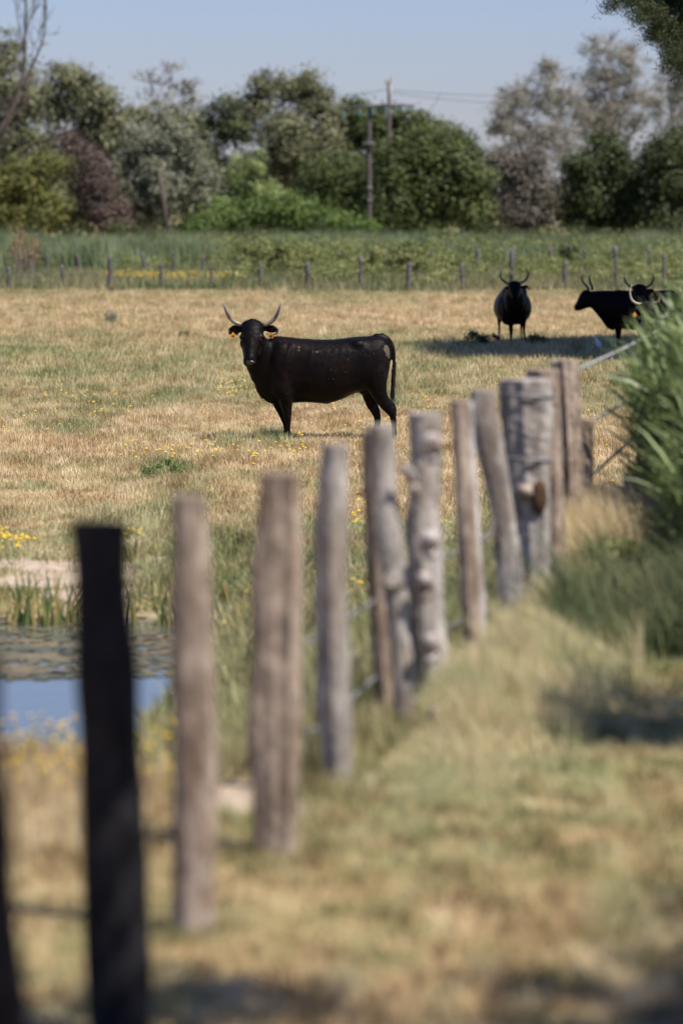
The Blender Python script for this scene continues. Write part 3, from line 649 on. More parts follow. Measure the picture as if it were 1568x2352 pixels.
# ---------------------------------------------------------------- utility poles and lines
M_INS = plain('green_glass', (.09, .20, .19), .15, .6)
M_CER = plain('pale_ceramic', (.46, .41, .37), .4)
def pole(label, px, topy, d, r, parts):
    b = PX(px, HZ, d); b[2] = float(gz(b[0], b[1])); root = empty('utility_pole', b, label, 'utility pole', 'utility poles among the trees')
    t = PX(px, topy, d); mb = MB(); mb.tube(np.linspace([0, 0, -.3], [0, 0, t[2] - b[2]], 8), np.linspace(r, r * .72, 8), n=12); mb.build('pole', M_POLE, root)
    parts(root, b, d); return root
M_POLE = woodmat('utility_pole_wood', (.05, .040, .038), (.11, .092, .088), (.18, .155, .15))
def near_parts(root, b, d):
    mb = MB(); p = np.array([PX(785, 251, d - .2), PX(893, 240, d - .2), PX(906, 243, d - .2)]) - b; mb.tube(p, .10, .12, n=4); mb.build('crossarm', M_FARWOOD, root)
    mb = MB(); mb.tube(np.array([PX(832, 330, d - .25), PX(862, 331, d - .25)]) - b, .12, n=6); mb.build('bracket', M_FARWOOD, root)
    for px, py in ((791, 262), (825, 256), (856, 254), (887, 250)):
        mb = MB(); c = PX(px, py, d - .2) - b
        for j in range(3): mb.ell(c + [0, 0, .04 - .13 * j], (.12, .12, .07), 10, 6)
        mb.tube([c + [0, 0, .3], c - [0, 0, .3]], .03, n=5); mb.build('insulator', M_INS, root)
    for py, w in ((433, .19), (462, .19)):
        mb = MB(); c = PX(848, py, d) - b; mb.tube([c - [0, 0, .13], c + [0, 0, .13]], w, n=12); mb.build('band', M_FARWOOD, root)
def far_parts(root, b, d):
    mb = MB(); c = PX(890, 187, d) - b; mb.ell(c, (.17, .17, .34), 12, 8); mb.ell(PX(896, 208, d) - b, (.13, .13, .5), 12, 8); mb.build('lightning_arrester', M_CER, root)
    mb = MB(); mb.tube(np.array([PX(884, 240, d), PX(950, 243, d)]) - b, .10, n=4); mb.build('crossarm', M_FARWOOD, root)
    for px, py in ((912, 251), (922, 251), (948, 250)):
        mb = MB(); c = PX(px, py, d - .1) - b
        for j in range(2): mb.ell(c + [0, 0, .03 - .12 * j], (.11, .11, .06), 10, 6)
        mb.build('insulator', M_INS, root)
pole('dark utility pole with a long slanting crossarm of green glass insulators', 848, 240, 262, .165, near_parts)
pole('taller utility pole with a pale capped top rising behind the slanting crossarm', 893, 178, 290, .18, far_parts)
def stick():
    b = PX(385, HZ, 262); b[2] = float(gz(b[0], b[1])); mb = MB(); mb.tube(np.array([b - [0, 0, .2], PX(378, 470, 262), PX(366, 385, 262)]), [.17, .14, .10], n=8)
    tag(mb.build('leaning_pole', M_BARK, None, b), 'thin dark leaning pole in front of the silvery olive tree', 'pole')
stick()
def line(a, z, sag, label):
    p0 = PX(*a); p1 = PX(*z); t = np.linspace(0, 1, 16)[:, None]; P = p0 * (1 - t) + p1 * t; P[:, 2] -= sag * 4 * (t * (1 - t))[:, 0]
    mb = MB(); mb.tube(P, .02, n=5, cap=False); tag(mb.build('power_line', M_DHORN, None, p0), label, 'cable', 'power lines crossing the sky')
for ppx, z, s, lab in (((893, 207, 290), (1420, 218, 330), .3, 'upper thin power line running right from the taller pole to the willows'), ((893, 212, 290), (1420, 222, 330), .7, 'lower thin power line running right from the taller pole to the willows'),
                    ((893, 204, 290), (560, 225, 330), .5, 'thin power line running left from the taller pole into the treetops'), ((948, 248, 290), (1010, 216, 296), .8, 'short slack cable rising right from the end of the far crossarm')): line(ppx, z, s, lab)

# ---------------------------------------------------------------- cattle
def fuse(mb, name, mat, root, voxel=.013, it=5, soft=None, relief=None):
    o = mb.build(name, mat, root, attrs=False)
    r = o.modifiers.new('r', 'REMESH'); r.mode = 'VOXEL'; r.voxel_size = voxel
    s = o.modifiers.new('s', 'SMOOTH'); s.iterations = it; s.factor = .6
    dg = bpy.context.evaluated_depsgraph_get(); me = bpy.data.meshes.new_from_object(o.evaluated_get(dg))
    o.modifiers.clear(); o.data = me; me.polygons.foreach_set('use_smooth', np.ones(len(me.polygons), dtype=bool))
    if not me.materials: me.materials.append(mat)
    if relief:
        for size, st in relief:
            tx = bpy.data.textures.new('relief', 'CLOUDS'); tx.noise_scale = size; tx.noise_depth = 2
            dm = o.modifiers.new('d', 'DISPLACE'); dm.texture = tx; dm.strength = st; dm.mid_level = .5; dm.texture_coords = 'LOCAL'
    if soft:
        co = np.empty(len(me.vertices) * 3, np.float32); me.vertices.foreach_get('co', co); w = soft(co.reshape(-1, 3)); vg = o.vertex_groups.new(name='soft')
        for lv in range(1, 11):
            ids = np.nonzero(np.round(w * 10) == lv)[0]
            if len(ids): vg.add(ids.tolist(), lv / 10, 'REPLACE')
        m = o.modifiers.new('s', 'SMOOTH'); m.iterations = 40; m.factor = .6; m.vertex_group = 'soft'; o.modifiers.move(len(o.modifiers) - 1, 0)
        me2 = bpy.data.meshes.new_from_object(o.evaluated_get(bpy.context.evaluated_depsgraph_get())); o.modifiers.clear(); o.data = me2; o.vertex_groups.clear()
    if relief:
        me3 = bpy.data.meshes.new_from_object(o.evaluated_get(bpy.context.evaluated_depsgraph_get())); o.modifiers.clear(); o.data = me3
    return o

def horn(root, pts, r, mat, n=16):
    s = spline(pts, n); rr = spline([(a,) for a in r], n)[:, 0]; mb = MB(); mb.tube(s, rr, n=12)
    u = np.repeat(np.linspace(0, 1, n), 12); return obj('horn', np.concatenate(mb.v), mb.f, mat, root, None, True, {'u': u})

def hairs(C, D, L, w, spread, mat, name, root):
    n = len(C); D = D + RG.normal(0, spread, (n, 3)); D /= np.linalg.norm(D, axis=1)[:, None]; S = np.cross(D, RG.normal(0, 1, (n, 3))); S /= np.linalg.norm(S, axis=1)[:, None]
    L = L * RG.uniform(.6, 1.2, n)[:, None]; V = np.stack([C - S * w, C + S * w, C + D * L], 1).reshape(-1, 3)
    return obj(name, V, np.arange(3 * n).reshape(n, 3), mat, root, attrs={'rnd': np.repeat(RG.uniform(0, 1, n), 3)})

def ear_tag(root, c, w, h, tilt, rx, text=None):
    """plastic flap with a narrowed neck"""
    mb = MB(); th = .004
    out = [(-w * .5, -h * .5), (w * .5, -h * .5), (w * .52, h * .12), (w * .16, h * .42), (w * .12, h * .62), (-w * .12, h * .62), (-w * .16, h * .42), (-w * .52, h * .12)]
    ct, st = math.cos(tilt), math.sin(tilt); V = []
    for s in (-1, 1):
        for a, b in out: V.append((c[0] + a * ct - b * st, c[1] + s * th + a * rx, c[2] + a * st + b * ct))
    n = len(out); Fs = [tuple(range(n)), tuple(range(2 * n - 1, n - 1, -1))] + [(i + n, (i + 1) % n + n, (i + 1) % n, i) for i in range(n)]
    mb.add(V, Fs); t = mb.build('ear_tag', M_TAG, root, smooth=False, attrs=False)
    if text:
        cu = bpy.data.curves.new('digits', 'FONT'); cu.body = text; cu.size = h * .62; cu.align_x = 'CENTER'; cu.align_y = 'CENTER'; cu.extrude = .0006; cu.offset = .0006
        to = bpy.data.objects.new('t', cu); COL.objects.link(to); dg = bpy.context.evaluated_depsgraph_get()
        me = bpy.data.meshes.new_from_object(to.evaluated_get(dg)); bpy.data.objects.remove(to)
        me.materials.clear(); me.materials.append(M_INK); o = bpy.data.objects.new('tag_number', me); COL.objects.link(o); o.parent = t
        o.rotation_euler = (math.pi / 2, 0, -math.atan(rx) * -1); o.location = (c[0], c[1] - th - .003, c[2] - h * .12)

def cow():
    D0 = 48.1; S = 549.0
    b = PX(749.3, 1012, D0); b[2] = float(gz(b[0], b[1])) ; root = empty('cow', (b[0], b[1], b[2]), 'black long horned cow standing side on with its head turned to the camera', 'cow')
    L = lambda zx, zy, y=0.: ((zx - 880) / S, y, (1080 - zy) / S)
    mb = MB()
    rows = [(408, 600, 690, .06), (425, 540, 765, .12), (450, 400, 815, .15), (500, 366, 838, .19), (560, 362, 838, .225), (620, 371, 832, .245), (700, 379, 826, .27), (780, 386, 828, .295), (860, 388, 832, .305),
            (930, 386, 826, .305), (1000, 380, 800, .295), (1060, 372, 770, .275), (1110, 366, 754, .265), (1160, 366, 745, .26), (1210, 360, 740, .25), (1250, 357, 735, .235), (1285, 374, 720, .20), (1303, 398, 680, .16), (1318, 440, 600, .11), (1328, 470, 540, .04)]
    mb.loft([((x - 880) / S, (1080 - t) / S, (1080 - bt) / S, w, 0) for x, t, bt, w in rows], 26, 2.25)
    # shoulder, hip and flank muscle
    mb.ell(L(575, 560, -.13), (.17, .13, .30)); mb.ell(L(575, 560, .13), (.17, .13, .30)); mb.ell(L(560, 700, -.14), (.12, .11, .2))
    mb.ell(L(1105, 425, -.14), (.11, .10, .085)); mb.ell(L(640, 600, -.17), (.07, .08, .22)); mb.ell(L(1265, 470, -.10), (.10, .07, .13)); mb.ell(L(1262, 372, 0), (.07, .05, .05)); mb.ell(L(1235, 358, 0), (.05, .06, .025))
    for i in range(6):
        x = 760 + i * 52; mb.tube([L(x + 22, 440, -.245), L(x + 6, 560, -.302), L(x - 6, 690, -.285)], [.005, .008, .004], n=6)
    mb.tube([L(640, 400, -.185), L(612, 500, -.245), L(575, 640, -.235), L(560, 720, -.20)], [.015, .03, .035, .02], n=8)
    mb.tube([L(1165, 600, -.22), L(1200, 690, -.20), L(1222, 760, -.19)], [.015, .025, .015], n=8)
    # neck
    N = [L(620, 600, 0), L(540, 600, 0), L(480, 555, -.02), L(430, 495, -.05), L(398, 435, -.08), L(378, 380, -.09)]
    mb.tube(N, np.array([215, 200, 172, 132, 98, 74]) / S, [.19, .17, .155, .14, .125, .11], n=20)
    mb.tube([L(380, 560, -.04), L(395, 640, -.02), L(420, 730, 0), L(450, 790, 0)], [.03, .05, .06, .05], [.05, .07, .09, .09], n=12)
    # head, brow to muzzle, coming towards the camera
    H = [(368, 262, -.06, 52, .05), (368, 278, -.08, 76, .10), (368, 320, -.11, 80, .14), (367, 365, -.14, 79, .15), (366, 392, -.16, 80, .15), (363, 425, -.20, 70, .135), (359, 465, -.25, 56, .115), (355, 500, -.29, 46, .10), (353, 530, -.32, 47, .092), (352, 550, -.33, 46, .085), (351, 566, -.33, 34, .06)]
    mb.tube([L(x, z, y) for x, z, y, w, dd in H], [w / S for *_, w, dd in H], [dd for *_, dd in H], n=22, power=2.3)
    for s, x in ((-1, 290), (1, 440)):
        mb.ell(L(x + 8 * -s, 366, -.215), (.040, .06, .026)); mb.ell(L(x + 12 * -s, 410, -.16), (.038, .09, .07)); mb.tube([L(x + 14 * -s, 330, -.19), L(x + 10 * -s, 352, -.225), L(x + 22 * -s, 372, -.25)], [.02, .026, .018], n=8); mb.tube([L(x + 10 * -s, 410, -.20), L(x + 18 * -s, 455, -.235), L(x + 24 * -s, 500, -.27)], [.026, .022, .016], n=8)
    mb.ell(L(328, 545, -.385), (.035, .03, .028)); mb.ell(L(378, 545, -.385), (.035, .03, .028)); mb.ell(L(352, 562, -.35), (.055, .05, .022)); mb.ell(L(368, 268, -.09), (.085, .05, .045))
    mb.tube([L(366, 330, -.25), L(360, 410, -.315), L(355, 470, -.355), L(353, 515, -.395)], [.05, .036, .033, .042], [.02, .022, .024, .02], n=12)
    mb.tube([L(345, 262, -.11), L(368, 256, -.13), L(392, 262, -.11)], [.03, .04, .03], n=10)
    # ears
    mb.tube([L(300, 312, -.06), L(272, 312, -.06), L(245, 318, -.06), L(222, 330, -.06), L(212, 352, -.06)], [.03, .054, .068, .060, .03], [.022, .022, .02, .018, .01], n=12)
    mb.tube([L(440, 310, -.06), L(470, 312, -.05), L(500, 314, -.05), L(526, 320, -.05), L(545, 336, -.05)], [.03, .054, .070, .055, .02], [.022, .022, .02, .018, .01], n=12)
    # legs
    leg = lambda P, y: mb.tube([L(a, c, y + dy) for a, c, r, dy in P], [r / S for a, c, r, dy in P], [r / S * .92 for a, c, r, dy in P], n=14)
    leg([(590, 640, 70, .0), (595, 760, 62, -.02), (602, 830, 45, 0), (609, 890, 31, 0), (613, 938, 25, 0), (616, 965, 18, 0), (617, 1015, 14.5, 0), (619, 1040, 19, 0), (624, 1056, 18, -.01), (627, 1078, 22, -.02)], -.13)
    leg([(520, 700, 62, .0), (532, 790, 50, 0), (548, 850, 38, 0), (567, 905, 26, 0), (580, 942, 22, 0), (589, 975, 16, 0), (595, 1018, 14, 0), (597, 1040, 18, 0), (598, 1056, 17, 0), (597, 1078, 21, 0)], .13)
    leg([(1225, 470, 40, .06), (1228, 540, 78, .03), (1226, 620, 80, .0), (1232, 700, 70, -.01), (1247, 765, 57, -.01), (1283, 825, 43, 0), (1318, 872, 35, 0), (1340, 905, 27, 0), (1347, 950, 20, 0), (1350, 1005, 16.5, 0), (1351, 1040, 21, 0), (1348, 1056, 19, 0), (1345, 1080, 23, -.01)], -.13)
    mb.tube([L(1318, 800, -.13), L(1348, 838, -.13), L(1357, 872, -.13), L(1356, 910, -.13)], [.012, .02, .024, .02], n=8)
    leg([(1180, 640, 75, 0), (1178, 740, 66, 0), (1188, 800, 52, 0), (1206, 860, 38, 0), (1226, 900, 32, 0), (1238, 940, 25, 0), (1236, 990, 19, 0), (1232, 1030, 18, 0), (1228, 1056, 20, 0), (1222, 1078, 23, 0)], .14)
    mb.ell(L(1140, 752, 0), (.06, .07, .04)); mb.tube([L(1125, 758, -.04), L(1124, 779, -.04)], .014, n=8); mb.ell(L(880, 826, 0), (.06, .05, .02))
    # tail root
    T = spline([L(1262, 362, 0), L(1300, 378, 0), L(1330, 412, 0), L(1347, 465, -.03), L(1350, 540, -.05), L(1347, 620, -.05), L(1343, 690, -.05), L(1341, 730, -.05)], 22)
    mb.tube(T, np.interp(np.arange(22), [0, 5, 12, 21], [.045, .034, .022, .016]), n=10)
    fuse(mb, 'body', M_COAT, root, .0115, 3, lambda c: sm(.42, .60, c[:, 2]) * (1 - sm(.60, .72, c[:, 0] * .9)) * sm(-1.05, -.80, c[:, 0] + .0 * c[:, 2]) * (1 - sm(-.16, -.22, c[:, 1]) * (c[:, 0] < -.7)) + .5 * sm(.45, .6, c[:, 2]) * sm(.55, .7, c[:, 0]) * (1 - sm(.80, .86, c[:, 0])), [(.14, .011)])
    # tuft of the tail
    C = T[RG.integers(12, 22, 1500)] + RG.normal(0, .008, (1500, 3)); hairs(C, np.array([[-.01, 0, -1.]]), .16, .003, .10, M_TAIL, 'tail_tuft', root)
    # shaggy ear fringes and crest hair
    for pts, dirs in ((((215, 345), (212, 318), (240, 298), (275, 300), (262, 345), (235, 352)), (0, 0)), (((470, 292), (505, 292), (540, 318), (530, 340), (500, 350), (470, 345)), (0, 0))):
        q = spline([L(a, c, -.075) for a, c in pts], 260); cc = q.mean(0); D = (q - cc) * [1, .2, 1] + [0, 0, -.02]; D /= np.linalg.norm(D, axis=1)[:, None]
        hairs(q, D, .026, .003, .5, M_TAIL, 'ear_hair', root)
    q = spline([L(a, c, 0) for a, c in ((520, 368), (620, 372), (740, 383), (900, 388), (1060, 371), (1200, 362), (1240, 354), (1268, 352))], 900)
    hairs(q + RG.normal(0, .012, q.shape) * [1, 1, .2] - [0, 0, .006], np.array([[.7, 0, .6]]), .022, .002, .3, M_TAIL, 'back_hair', root)
    q = spline([L(a, c, -.13) for a, c in ((310, 262), (340, 254), (368, 252), (400, 254), (440, 268))], 260)
    hairs(q + RG.normal(0, .01, q.shape), np.array([[0, -.5, .5]]), .022, .002, .6, M_TAIL, 'forelock', root)
    # horns
    horn(root, [L(296, 282, -.08), L(270, 277, -.08), L(238, 262, -.09), L(210, 236, -.10), L(190, 200, -.11), L(176, 162, -.11), L(169, 127, -.10)], [.027, .027, .0255, .023, .018, .012, .002], M_HORN)
    horn(root, [L(440, 285, -.08), L(468, 278, -.08), L(500, 260, -.09), L(527, 232, -.10), L(545, 196, -.11), L(558, 155, -.11), L(571, 121, -.10)], [.027, .028, .0265, .024, .019, .012, .002], M_HORN)
    for zx, s in ((294, -1), (427, 1)):
        mb = MB(); mb.ell(L(zx, 384, -.275 + (.035 if s < 0 else .0)), (.019, .019, .018), 12, 8); mb.build('eye', M_EYE, root)
    mb = MB(); mb.ell(L(352, 540, -.395), (.060, .022, .036), 16, 10); mb.build('nose', M_NOSE, root)
    for zx in (329, 376):
        mb = MB(); mb.ell(L(zx, 541, -.412), (.013, .012, .010)); mb.build('nostril', M_EYE, root)
    ear_tag(root, L(233, 357, -.11), .068, .066, .05, .25, '40')
    ear_tag(root, L(496, 357, -.11), .068, .066, -.18, -.2, '40')
cow()

def far_bull():
    S = 1304.; D0 = 80.4; b = PX(340.5 * 0 + (1940 + 790 / 6.918) * .5742, 789.6, D0); b[2] = float(gz(b[0], b[1]))
    root = empty('bull', b, 'black bull facing the camera in the shade, its horns curving up', 'bull', 'bulls standing at the right of the pasture')
    L = lambda zx, zy, y=0.: ((zx - 790) / S, y, (2180 - zy) / S); mb = MB()
    rows = [(-.25, .62, .95, .10), (-.12, .53, 1.10, .25), (.1, .43, 1.2, .355), (.45, .39, 1.2, .40), (.9, .40, 1.2, .40), (1.3, .5, 1.2, .34), (1.6, .6, 1.15, .25), (1.72, .7, 1.0, .1)]
    an = np.linspace(0, 2 * math.pi, 24, endpoint=False)
    mb.rings([np.stack([np.cos(an) * w * (1.0 - .12 * np.sin(an)), np.full(24, y), (zb + zt) / 2 + np.sin(an) * (zt - zb) / 2], 1) for y, zb, zt, w in rows])
    mb.tube([L(785, 900, .1), L(775, 760, -.2), L(770, 640, -.45)], [.26, .20, .14], [.28, .22, .16], n=16)
    mb.tube([L(770, 455, -.50), L(770, 490, -.52), L(770, 600, -.58), L(770, 720, -.68), L(770, 830, -.78), L(770, 900, -.82)], [.09, .135, .14, .12, .085, .06], [.07, .11, .13, .12, .09, .06], n=16)
    mb.tube([L(900, 590, -.48), L(1000, 590, -.48), L(1080, 585, -.48), L(1160, 575, -.48)], [.03, .048, .055, .03], [.02] * 4, n=10)
    mb.tube([L(640, 590, -.48), L(560, 610, -.48), L(500, 620, -.46)], [.03, .045, .02], [.02] * 3, n=10)
    leg = lambda P: mb.tube([L(a, c, y) for a, c, y, r in P], [r / S for *_, r in P], n=12)
    leg([(700, 1350, .05, 140), (712, 1600, .05, 92), (705, 1720, .05, 62), (712, 1850, .05, 62), (712, 1960, .05, 40), (708, 2100, .05, 34), (706, 2180, .04, 48)])
    leg([(1020, 1250, .2, 160), (1080, 1500, .2, 80), (1080, 1700, .2, 46), (1075, 1860, .2, 44), (1100, 1980, .2, 34), (1130, 2100, .2, 34), (1140, 2190, .18, 48)])
    leg([(500, 1250, 1.35, 150), (455, 1500, 1.4, 72), (455, 1750, 1.45, 40), (460, 1880, 1.45, 38), (440, 2080, 1.42, 28), (430, 2175, 1.4, 42)])
    leg([(1090, 1300, 1.35, 110), (1085, 1600, 1.4, 60), (1080, 1800, 1.45, 40), (1090, 2000, 1.45, 30), (1090, 2150, 1.4, 40)])
    mb.ell(L(860, 1590, .6), (.07, .12, .07)); mb.ell(L(985, 1330, .1), (.15, .2, .26)); mb.ell(L(610, 1330, .1), (.16, .2, .26)); mb.ell(L(790, 1000, -.25), (.22, .2, .30)); mb.ell(L(650, 760, .0), (.16, .2, .16)); mb.ell(L(940, 760, .0), (.16, .2, .16)); fuse(mb, 'body', M_COATF, root, .018, 8)
    horn(root, [L(640, 500, -.5), L(560, 480, -.5), L(470, 420, -.5), L(400, 330, -.5), L(385, 240, -.5), L(425, 150, -.5)], [.026, .025, .023, .02, .015, .003], M_DHORN)
    horn(root, [L(900, 490, -.5), L(980, 460, -.5), L(1070, 390, -.5), L(1130, 300, -.5), L(1138, 200, -.5), L(1085, 100, -.5)], [.026, .025, .023, .02, .015, .003], M_DHORN)
    ear_tag(root, L(1165, 625, -.51), .05, .06, .1, .2)
far_bull()

def profile_body(mb, x0, ztop, S_, D):
    """standing body in profile, chest at x0 and rump to the right"""
    R = [(x0, .70, 1.06, .10), (x0 + .08, .54, 1.18, .18), (x0 + .22, .46, ztop, .24), (x0 + .55, .43, ztop - .02, .29), (x0 + .9, .42, ztop - .03, .30), (x0 + 1.2, .5, ztop - .01, .28), (x0 + 1.45, .58, ztop, .24), (x0 + 1.6, .68, ztop - .06, .15)]
    mb.loft([(x, zt, zb, w, 0) for x, zb, zt, w in R], 20)
    for x, y in ((.25, -.13), (.30, .13), (1.42, -.13), (1.3, .13)):
        mb.tube([(x0 + x, y, .8), (x0 + x, y, .5), (x0 + x + (.05 if x > 1 else 0), y, .36), (x0 + x, y, .2), (x0 + x, y, .02)], [.12, .075, .045, .028, .04], n=10)
    mb.tube([(x0 + 1.6, 0, ztop - .05), (x0 + 1.68, 0, ztop - .3), (x0 + 1.67, 0, .5)], [.03, .022, .03], n=8)

def bull_profile():
    S = 664.; D0 = 77.; k = 3.329; b = PX((2260 + 700 / k) * .5742, 803, D0); b[2] = float(gz(b[0], b[1]))
    root = empty('bull', b, 'black bull seen in profile with its muzzle pointing left, behind the egret', 'bull', 'bulls standing at the right of the pasture')
    L = lambda zx, zy, y=0.: ((zx - 700) / S, y, (1130 - zy) / S); mb = MB()
    profile_body(mb, (520 - 700) / S, 1.25, S, D0)
    mb.tube([L(660, 560), L(560, 510), L(470, 470), L(400, 445), L(340, 430)], [.36, .33, .26, .205, .17], [.20, .18, .15, .13, .12], n=16)
    mb.tube([L(350, 350), L(305, 400), L(252, 455), L(196, 502), L(145, 545), L(108, 555)], [.13, .185, .17, .118, .078, .045], [.09, .12, .12, .10, .075, .05], n=16)
    mb.tube([L(350, 330, .0), L(380, 340, -.16), L(395, 350, -.22)], [.02, .045, .02], n=8)
    mb.tube([L(470, 600), L(540, 700), L(600, 780), L(660, 820)], [.07, .10, .10, .07], n=10)
    fuse(mb, 'body', M_COATF, root, .018, 4)
    horn(root, [L(305, 300, .07), L(280, 262, .1), L(245, 225, .14), L(220, 180, .16), L(210, 140, .15), L(225, 95, .14)], [.026, .025, .022, .018, .014, .003], M_DHORN)
    horn(root, [L(345, 300, -.07), L(338, 260, -.1), L(318, 215, -.14), L(303, 170, -.16), L(308, 125, -.15), L(335, 80, -.14)], [.028, .027, .024, .02, .015, .003], M_DHORN)
bull_profile()

def bull_two():
    S = 680.; D0 = 75.2; k = 3.329; b = PX((2260 + 970 / k) * .5742, 813, D0); b[2] = float(gz(b[0], b[1]))
    root = empty('bull', b, 'black bull with its horned head turned to the camera behind the tall reeds', 'bull', 'bulls standing at the right of the pasture')
    L = lambda zx, zy, y=0.: ((zx - 970) / S, y, (1190 - zy) / S); mb = MB()
    profile_body(mb, .05, 1.24, S, D0)
    mb.tube([(.35, 0, .95), (.12, -.05, 1.05), (0, -.12, 1.15)], [.28, .2, .13], [.18, .15, .12], n=14)
    mb.tube([L(970, 245, -.15), L(970, 270, -.17), L(970, 340, -.2), L(970, 430, -.27), L(970, 520, -.34), L(970, 570, -.36)], [.08, .145, .14, .12, .085, .05], [.06, .1, .12, .11, .08, .05], n=16)
    mb.tube([L(1060, 330, -.15), L(1110, 320, -.15), L(1170, 320, -.15)], [.03, .055, .03], [.02] * 3, n=10)
    mb.tube([L(880, 350, -.15), L(820, 360, -.15), L(780, 370, -.15)], [.03, .045, .02], [.02] * 3, n=10)
    fuse(mb, 'body', M_COATF, root, .018, 4)
    horn(root, [L(885, 285, -.16), L(845, 268, -.16), L(800, 228, -.18), L(770, 170, -.19), L(760, 90, -.18)], [.026, .025, .022, .018, .003], M_DHORN)
    horn(root, [L(1050, 280, -.16), L(1090, 262, -.16), L(1130, 225, -.18), L(1155, 165, -.19), L(1155, 88, -.18)], [.026, .025, .022, .018, .003], M_DHORN)
    ear_tag(root, L(1140, 375, -.18), .05, .06, .1, 0)
    # the pale horned cow nearer the reeds
    S2 = 814.; D1 = 62.; b = PX((2260 + 1090 / k) * .5742, 460 + 3.05 / D1 * F, D1); b[2] = float(gz(b[0], b[1]))
    root = empty('cow', b, 'dark greyish cow with a pale upswept horn half hidden by the reeds', 'cow')
    zt = 1.39; L = lambda zx, zy, y=0.: ((zx - 1090) / S2, y, zt - (zy - 490) / S2); mb = MB()
    an = np.linspace(0, 2 * math.pi, 22, endpoint=False)
    mb.rings([np.stack([.25 + np.cos(an) * w, np.full(22, y), (zb + z1) / 2 + np.sin(an) * (z1 - zb) / 2], 1) for y, zb, z1, w in [(.1, .6, 1.0, .12), (.25, .5, 1.15, .25), (.7, .46, 1.2, .3), (1.3, .46, 1.2, .31), (1.7, .6, 1.2, .24), (1.85, .7, 1.0, .1)]])
    for x, y in ((.1, .3), (.38, .35), (.1, 1.6), (.4, 1.65)): mb.tube([(x, y, .7), (x, y, .4), (x, y, .2), (x, y, .02)], [.1, .05, .03, .04], n=10)
    mb.tube([(.25, .4, .9), (.12, .15, 1.0), (.02, .0, 1.15)], [.26, .2, .13], [.2, .17, .12], n=14)
    mb.tube([L(1090, 495, -.1), L(1090, 520, -.12), L(1090, 600, -.16), L(1090, 700, -.22), L(1095, 800, -.3), L(1095, 850, -.32)], [.08, .145, .145, .12, .085, .05], [.06, .1, .12, .11, .08, .05], n=16)
    mb.tube([L(980, 575, -.1), L(930, 585, -.1), L(890, 620, -.1)], [.03, .055, .03], [.02] * 3, n=10)
    fuse(mb, 'body', M_COATG, root, .018, 4)
    horn(root, [L(1000, 518, -.1), L(950, 512, -.1), L(890, 485, -.12), L(852, 430, -.14), L(840, 340, -.15), L(868, 258, -.14)], [.021, .021, .020, .017, .012, .003], M_PHORN)
    horn(root, [L(1165, 505, -.1), L(1200, 488, -.20), L(1212, 460, -.33), L(1204, 420, -.42)], [.024, .022, .018, .003], M_PHORN)
    ear_tag(root, L(905, 655, -.14), .062, .068, .1, .1)
bull_two()

# egret
def egret():
    b = PX((2260 + 420 / 3.329) * .5742, 805, 76.2); b[2] = float(gz(b[0], b[1])); root = empty('egret', b, 'small white egret standing in the shade between the bulls', 'bird')
    m = plain('white_feathers', (.62, .64, .68), .8, .1); mb = MB()
    mb.tube([(.07, 0, .10), (.05, 0, .16), (.015, 0, .22), (-.015, 0, .27)], [.02, .055, .05, .025], n=12)
    mb.tube([(-.01, 0, .26), (-.03, 0, .31), (-.025, 0, .35), (-.01, 0, .375), (.012, 0, .38)], [.027, .021, .019, .022, .014], n=10)
    fuse(mb, 'body', m, root, .007, 2); mb = MB(); mb.tube([(.01, 0, .38), (.06, 0, .372)], [.008, .001], n=6); mb.build('beak', M_YB, root)
    for y in (-.02, .02): mb = MB(); mb.tube([(.03, y, .15), (.035, y, .07), (.03, y, 0)], .006, n=5); mb.build('leg', M_DHORN, root)
M_YB = plain('beak_yellow', (.5, .33, .06), .5)
egret()

# ---------------------------------------------------------------- the near fence
PG = 'weathered stakes of the near fence'
def post(pts, d, mat, label, seed, depth=.85, slant=0., knots=(), jag=0., extras=None, group=PG, ztop=None, rough=.05):
    """pts: (px, py, width px) from the top down; d = distance"""
    R = np.random.default_rng(seed); k = d / F
    rows = np.array([[*PX(a, c, d), w * k / 2] for a, c, w in pts])
    bot = rows[-1].copy(); dz = bot[2] - (float(gz(bot[0], bot[1])) - .25)
    if dz > 0:
        dirv = rows[-1, :2] - rows[-2, :2]; bot[2] -= dz; bot[0] += np.clip(dirv[0] / max(.05, rows[-2, 2] - rows[-1, 2]) * dz, -.08, .08); rows = np.vstack([rows, bot])
    n = 64; s = spline(rows, n); base = np.array([s[-1, 0], d, float(gz(s[-1, 0], d))]); na = 18
    an = np.linspace(0, 2 * math.pi, na, endpoint=False); grooves = R.normal(0, rough, na) + .05 * np.sin(an * 3 + seed)
    rings = []
    for i in range(n):
        w = 1 + grooves + R.normal(0, rough * .3, na) + .05 * math.sin(i * .28 + seed) + .03 * np.sin(an * 2 + i * .16 + seed) + (vnoise(np.cos(an) * 1.2 + 5, np.sin(an) * 1.2 + s[i, 2] * 7, .8, seed) - .5) * (.12 + rough)
        rings.append(np.stack([s[i, 0] + np.cos(an) * s[i, 3] * w, s[i, 1] + np.sin(an) * s[i, 3] * w * depth, np.full(na, s[i, 2])], 1))
    rings[0][:, 2] += slant * np.cos(an) * s[0, 3] + (R.uniform(-jag, jag, na) if jag else 0)
    top = rings[0].copy(); c = top.mean(0); lip = c + (top - c) * .9; lip[:, 2] += .006
    mb = MB(); mb.rings([lip, *rings])
    for (px, py, dx, rr, ln) in knots:
        p = PX(px, py, d - s[0, 3] * .6); q = p + np.array([dx * ln, -ln * .8, ln * .35]); q0 = p + np.array([0, .05, -.02])
        mb.tube([q0, p, q], [rr * 1.25, rr * 1.1, rr * .9], n=10)
    if extras: extras(mb, d)
    o = mb.build('fence_post', mat, None, base, smooth=False); return tag(o, label, 'fence post', group)

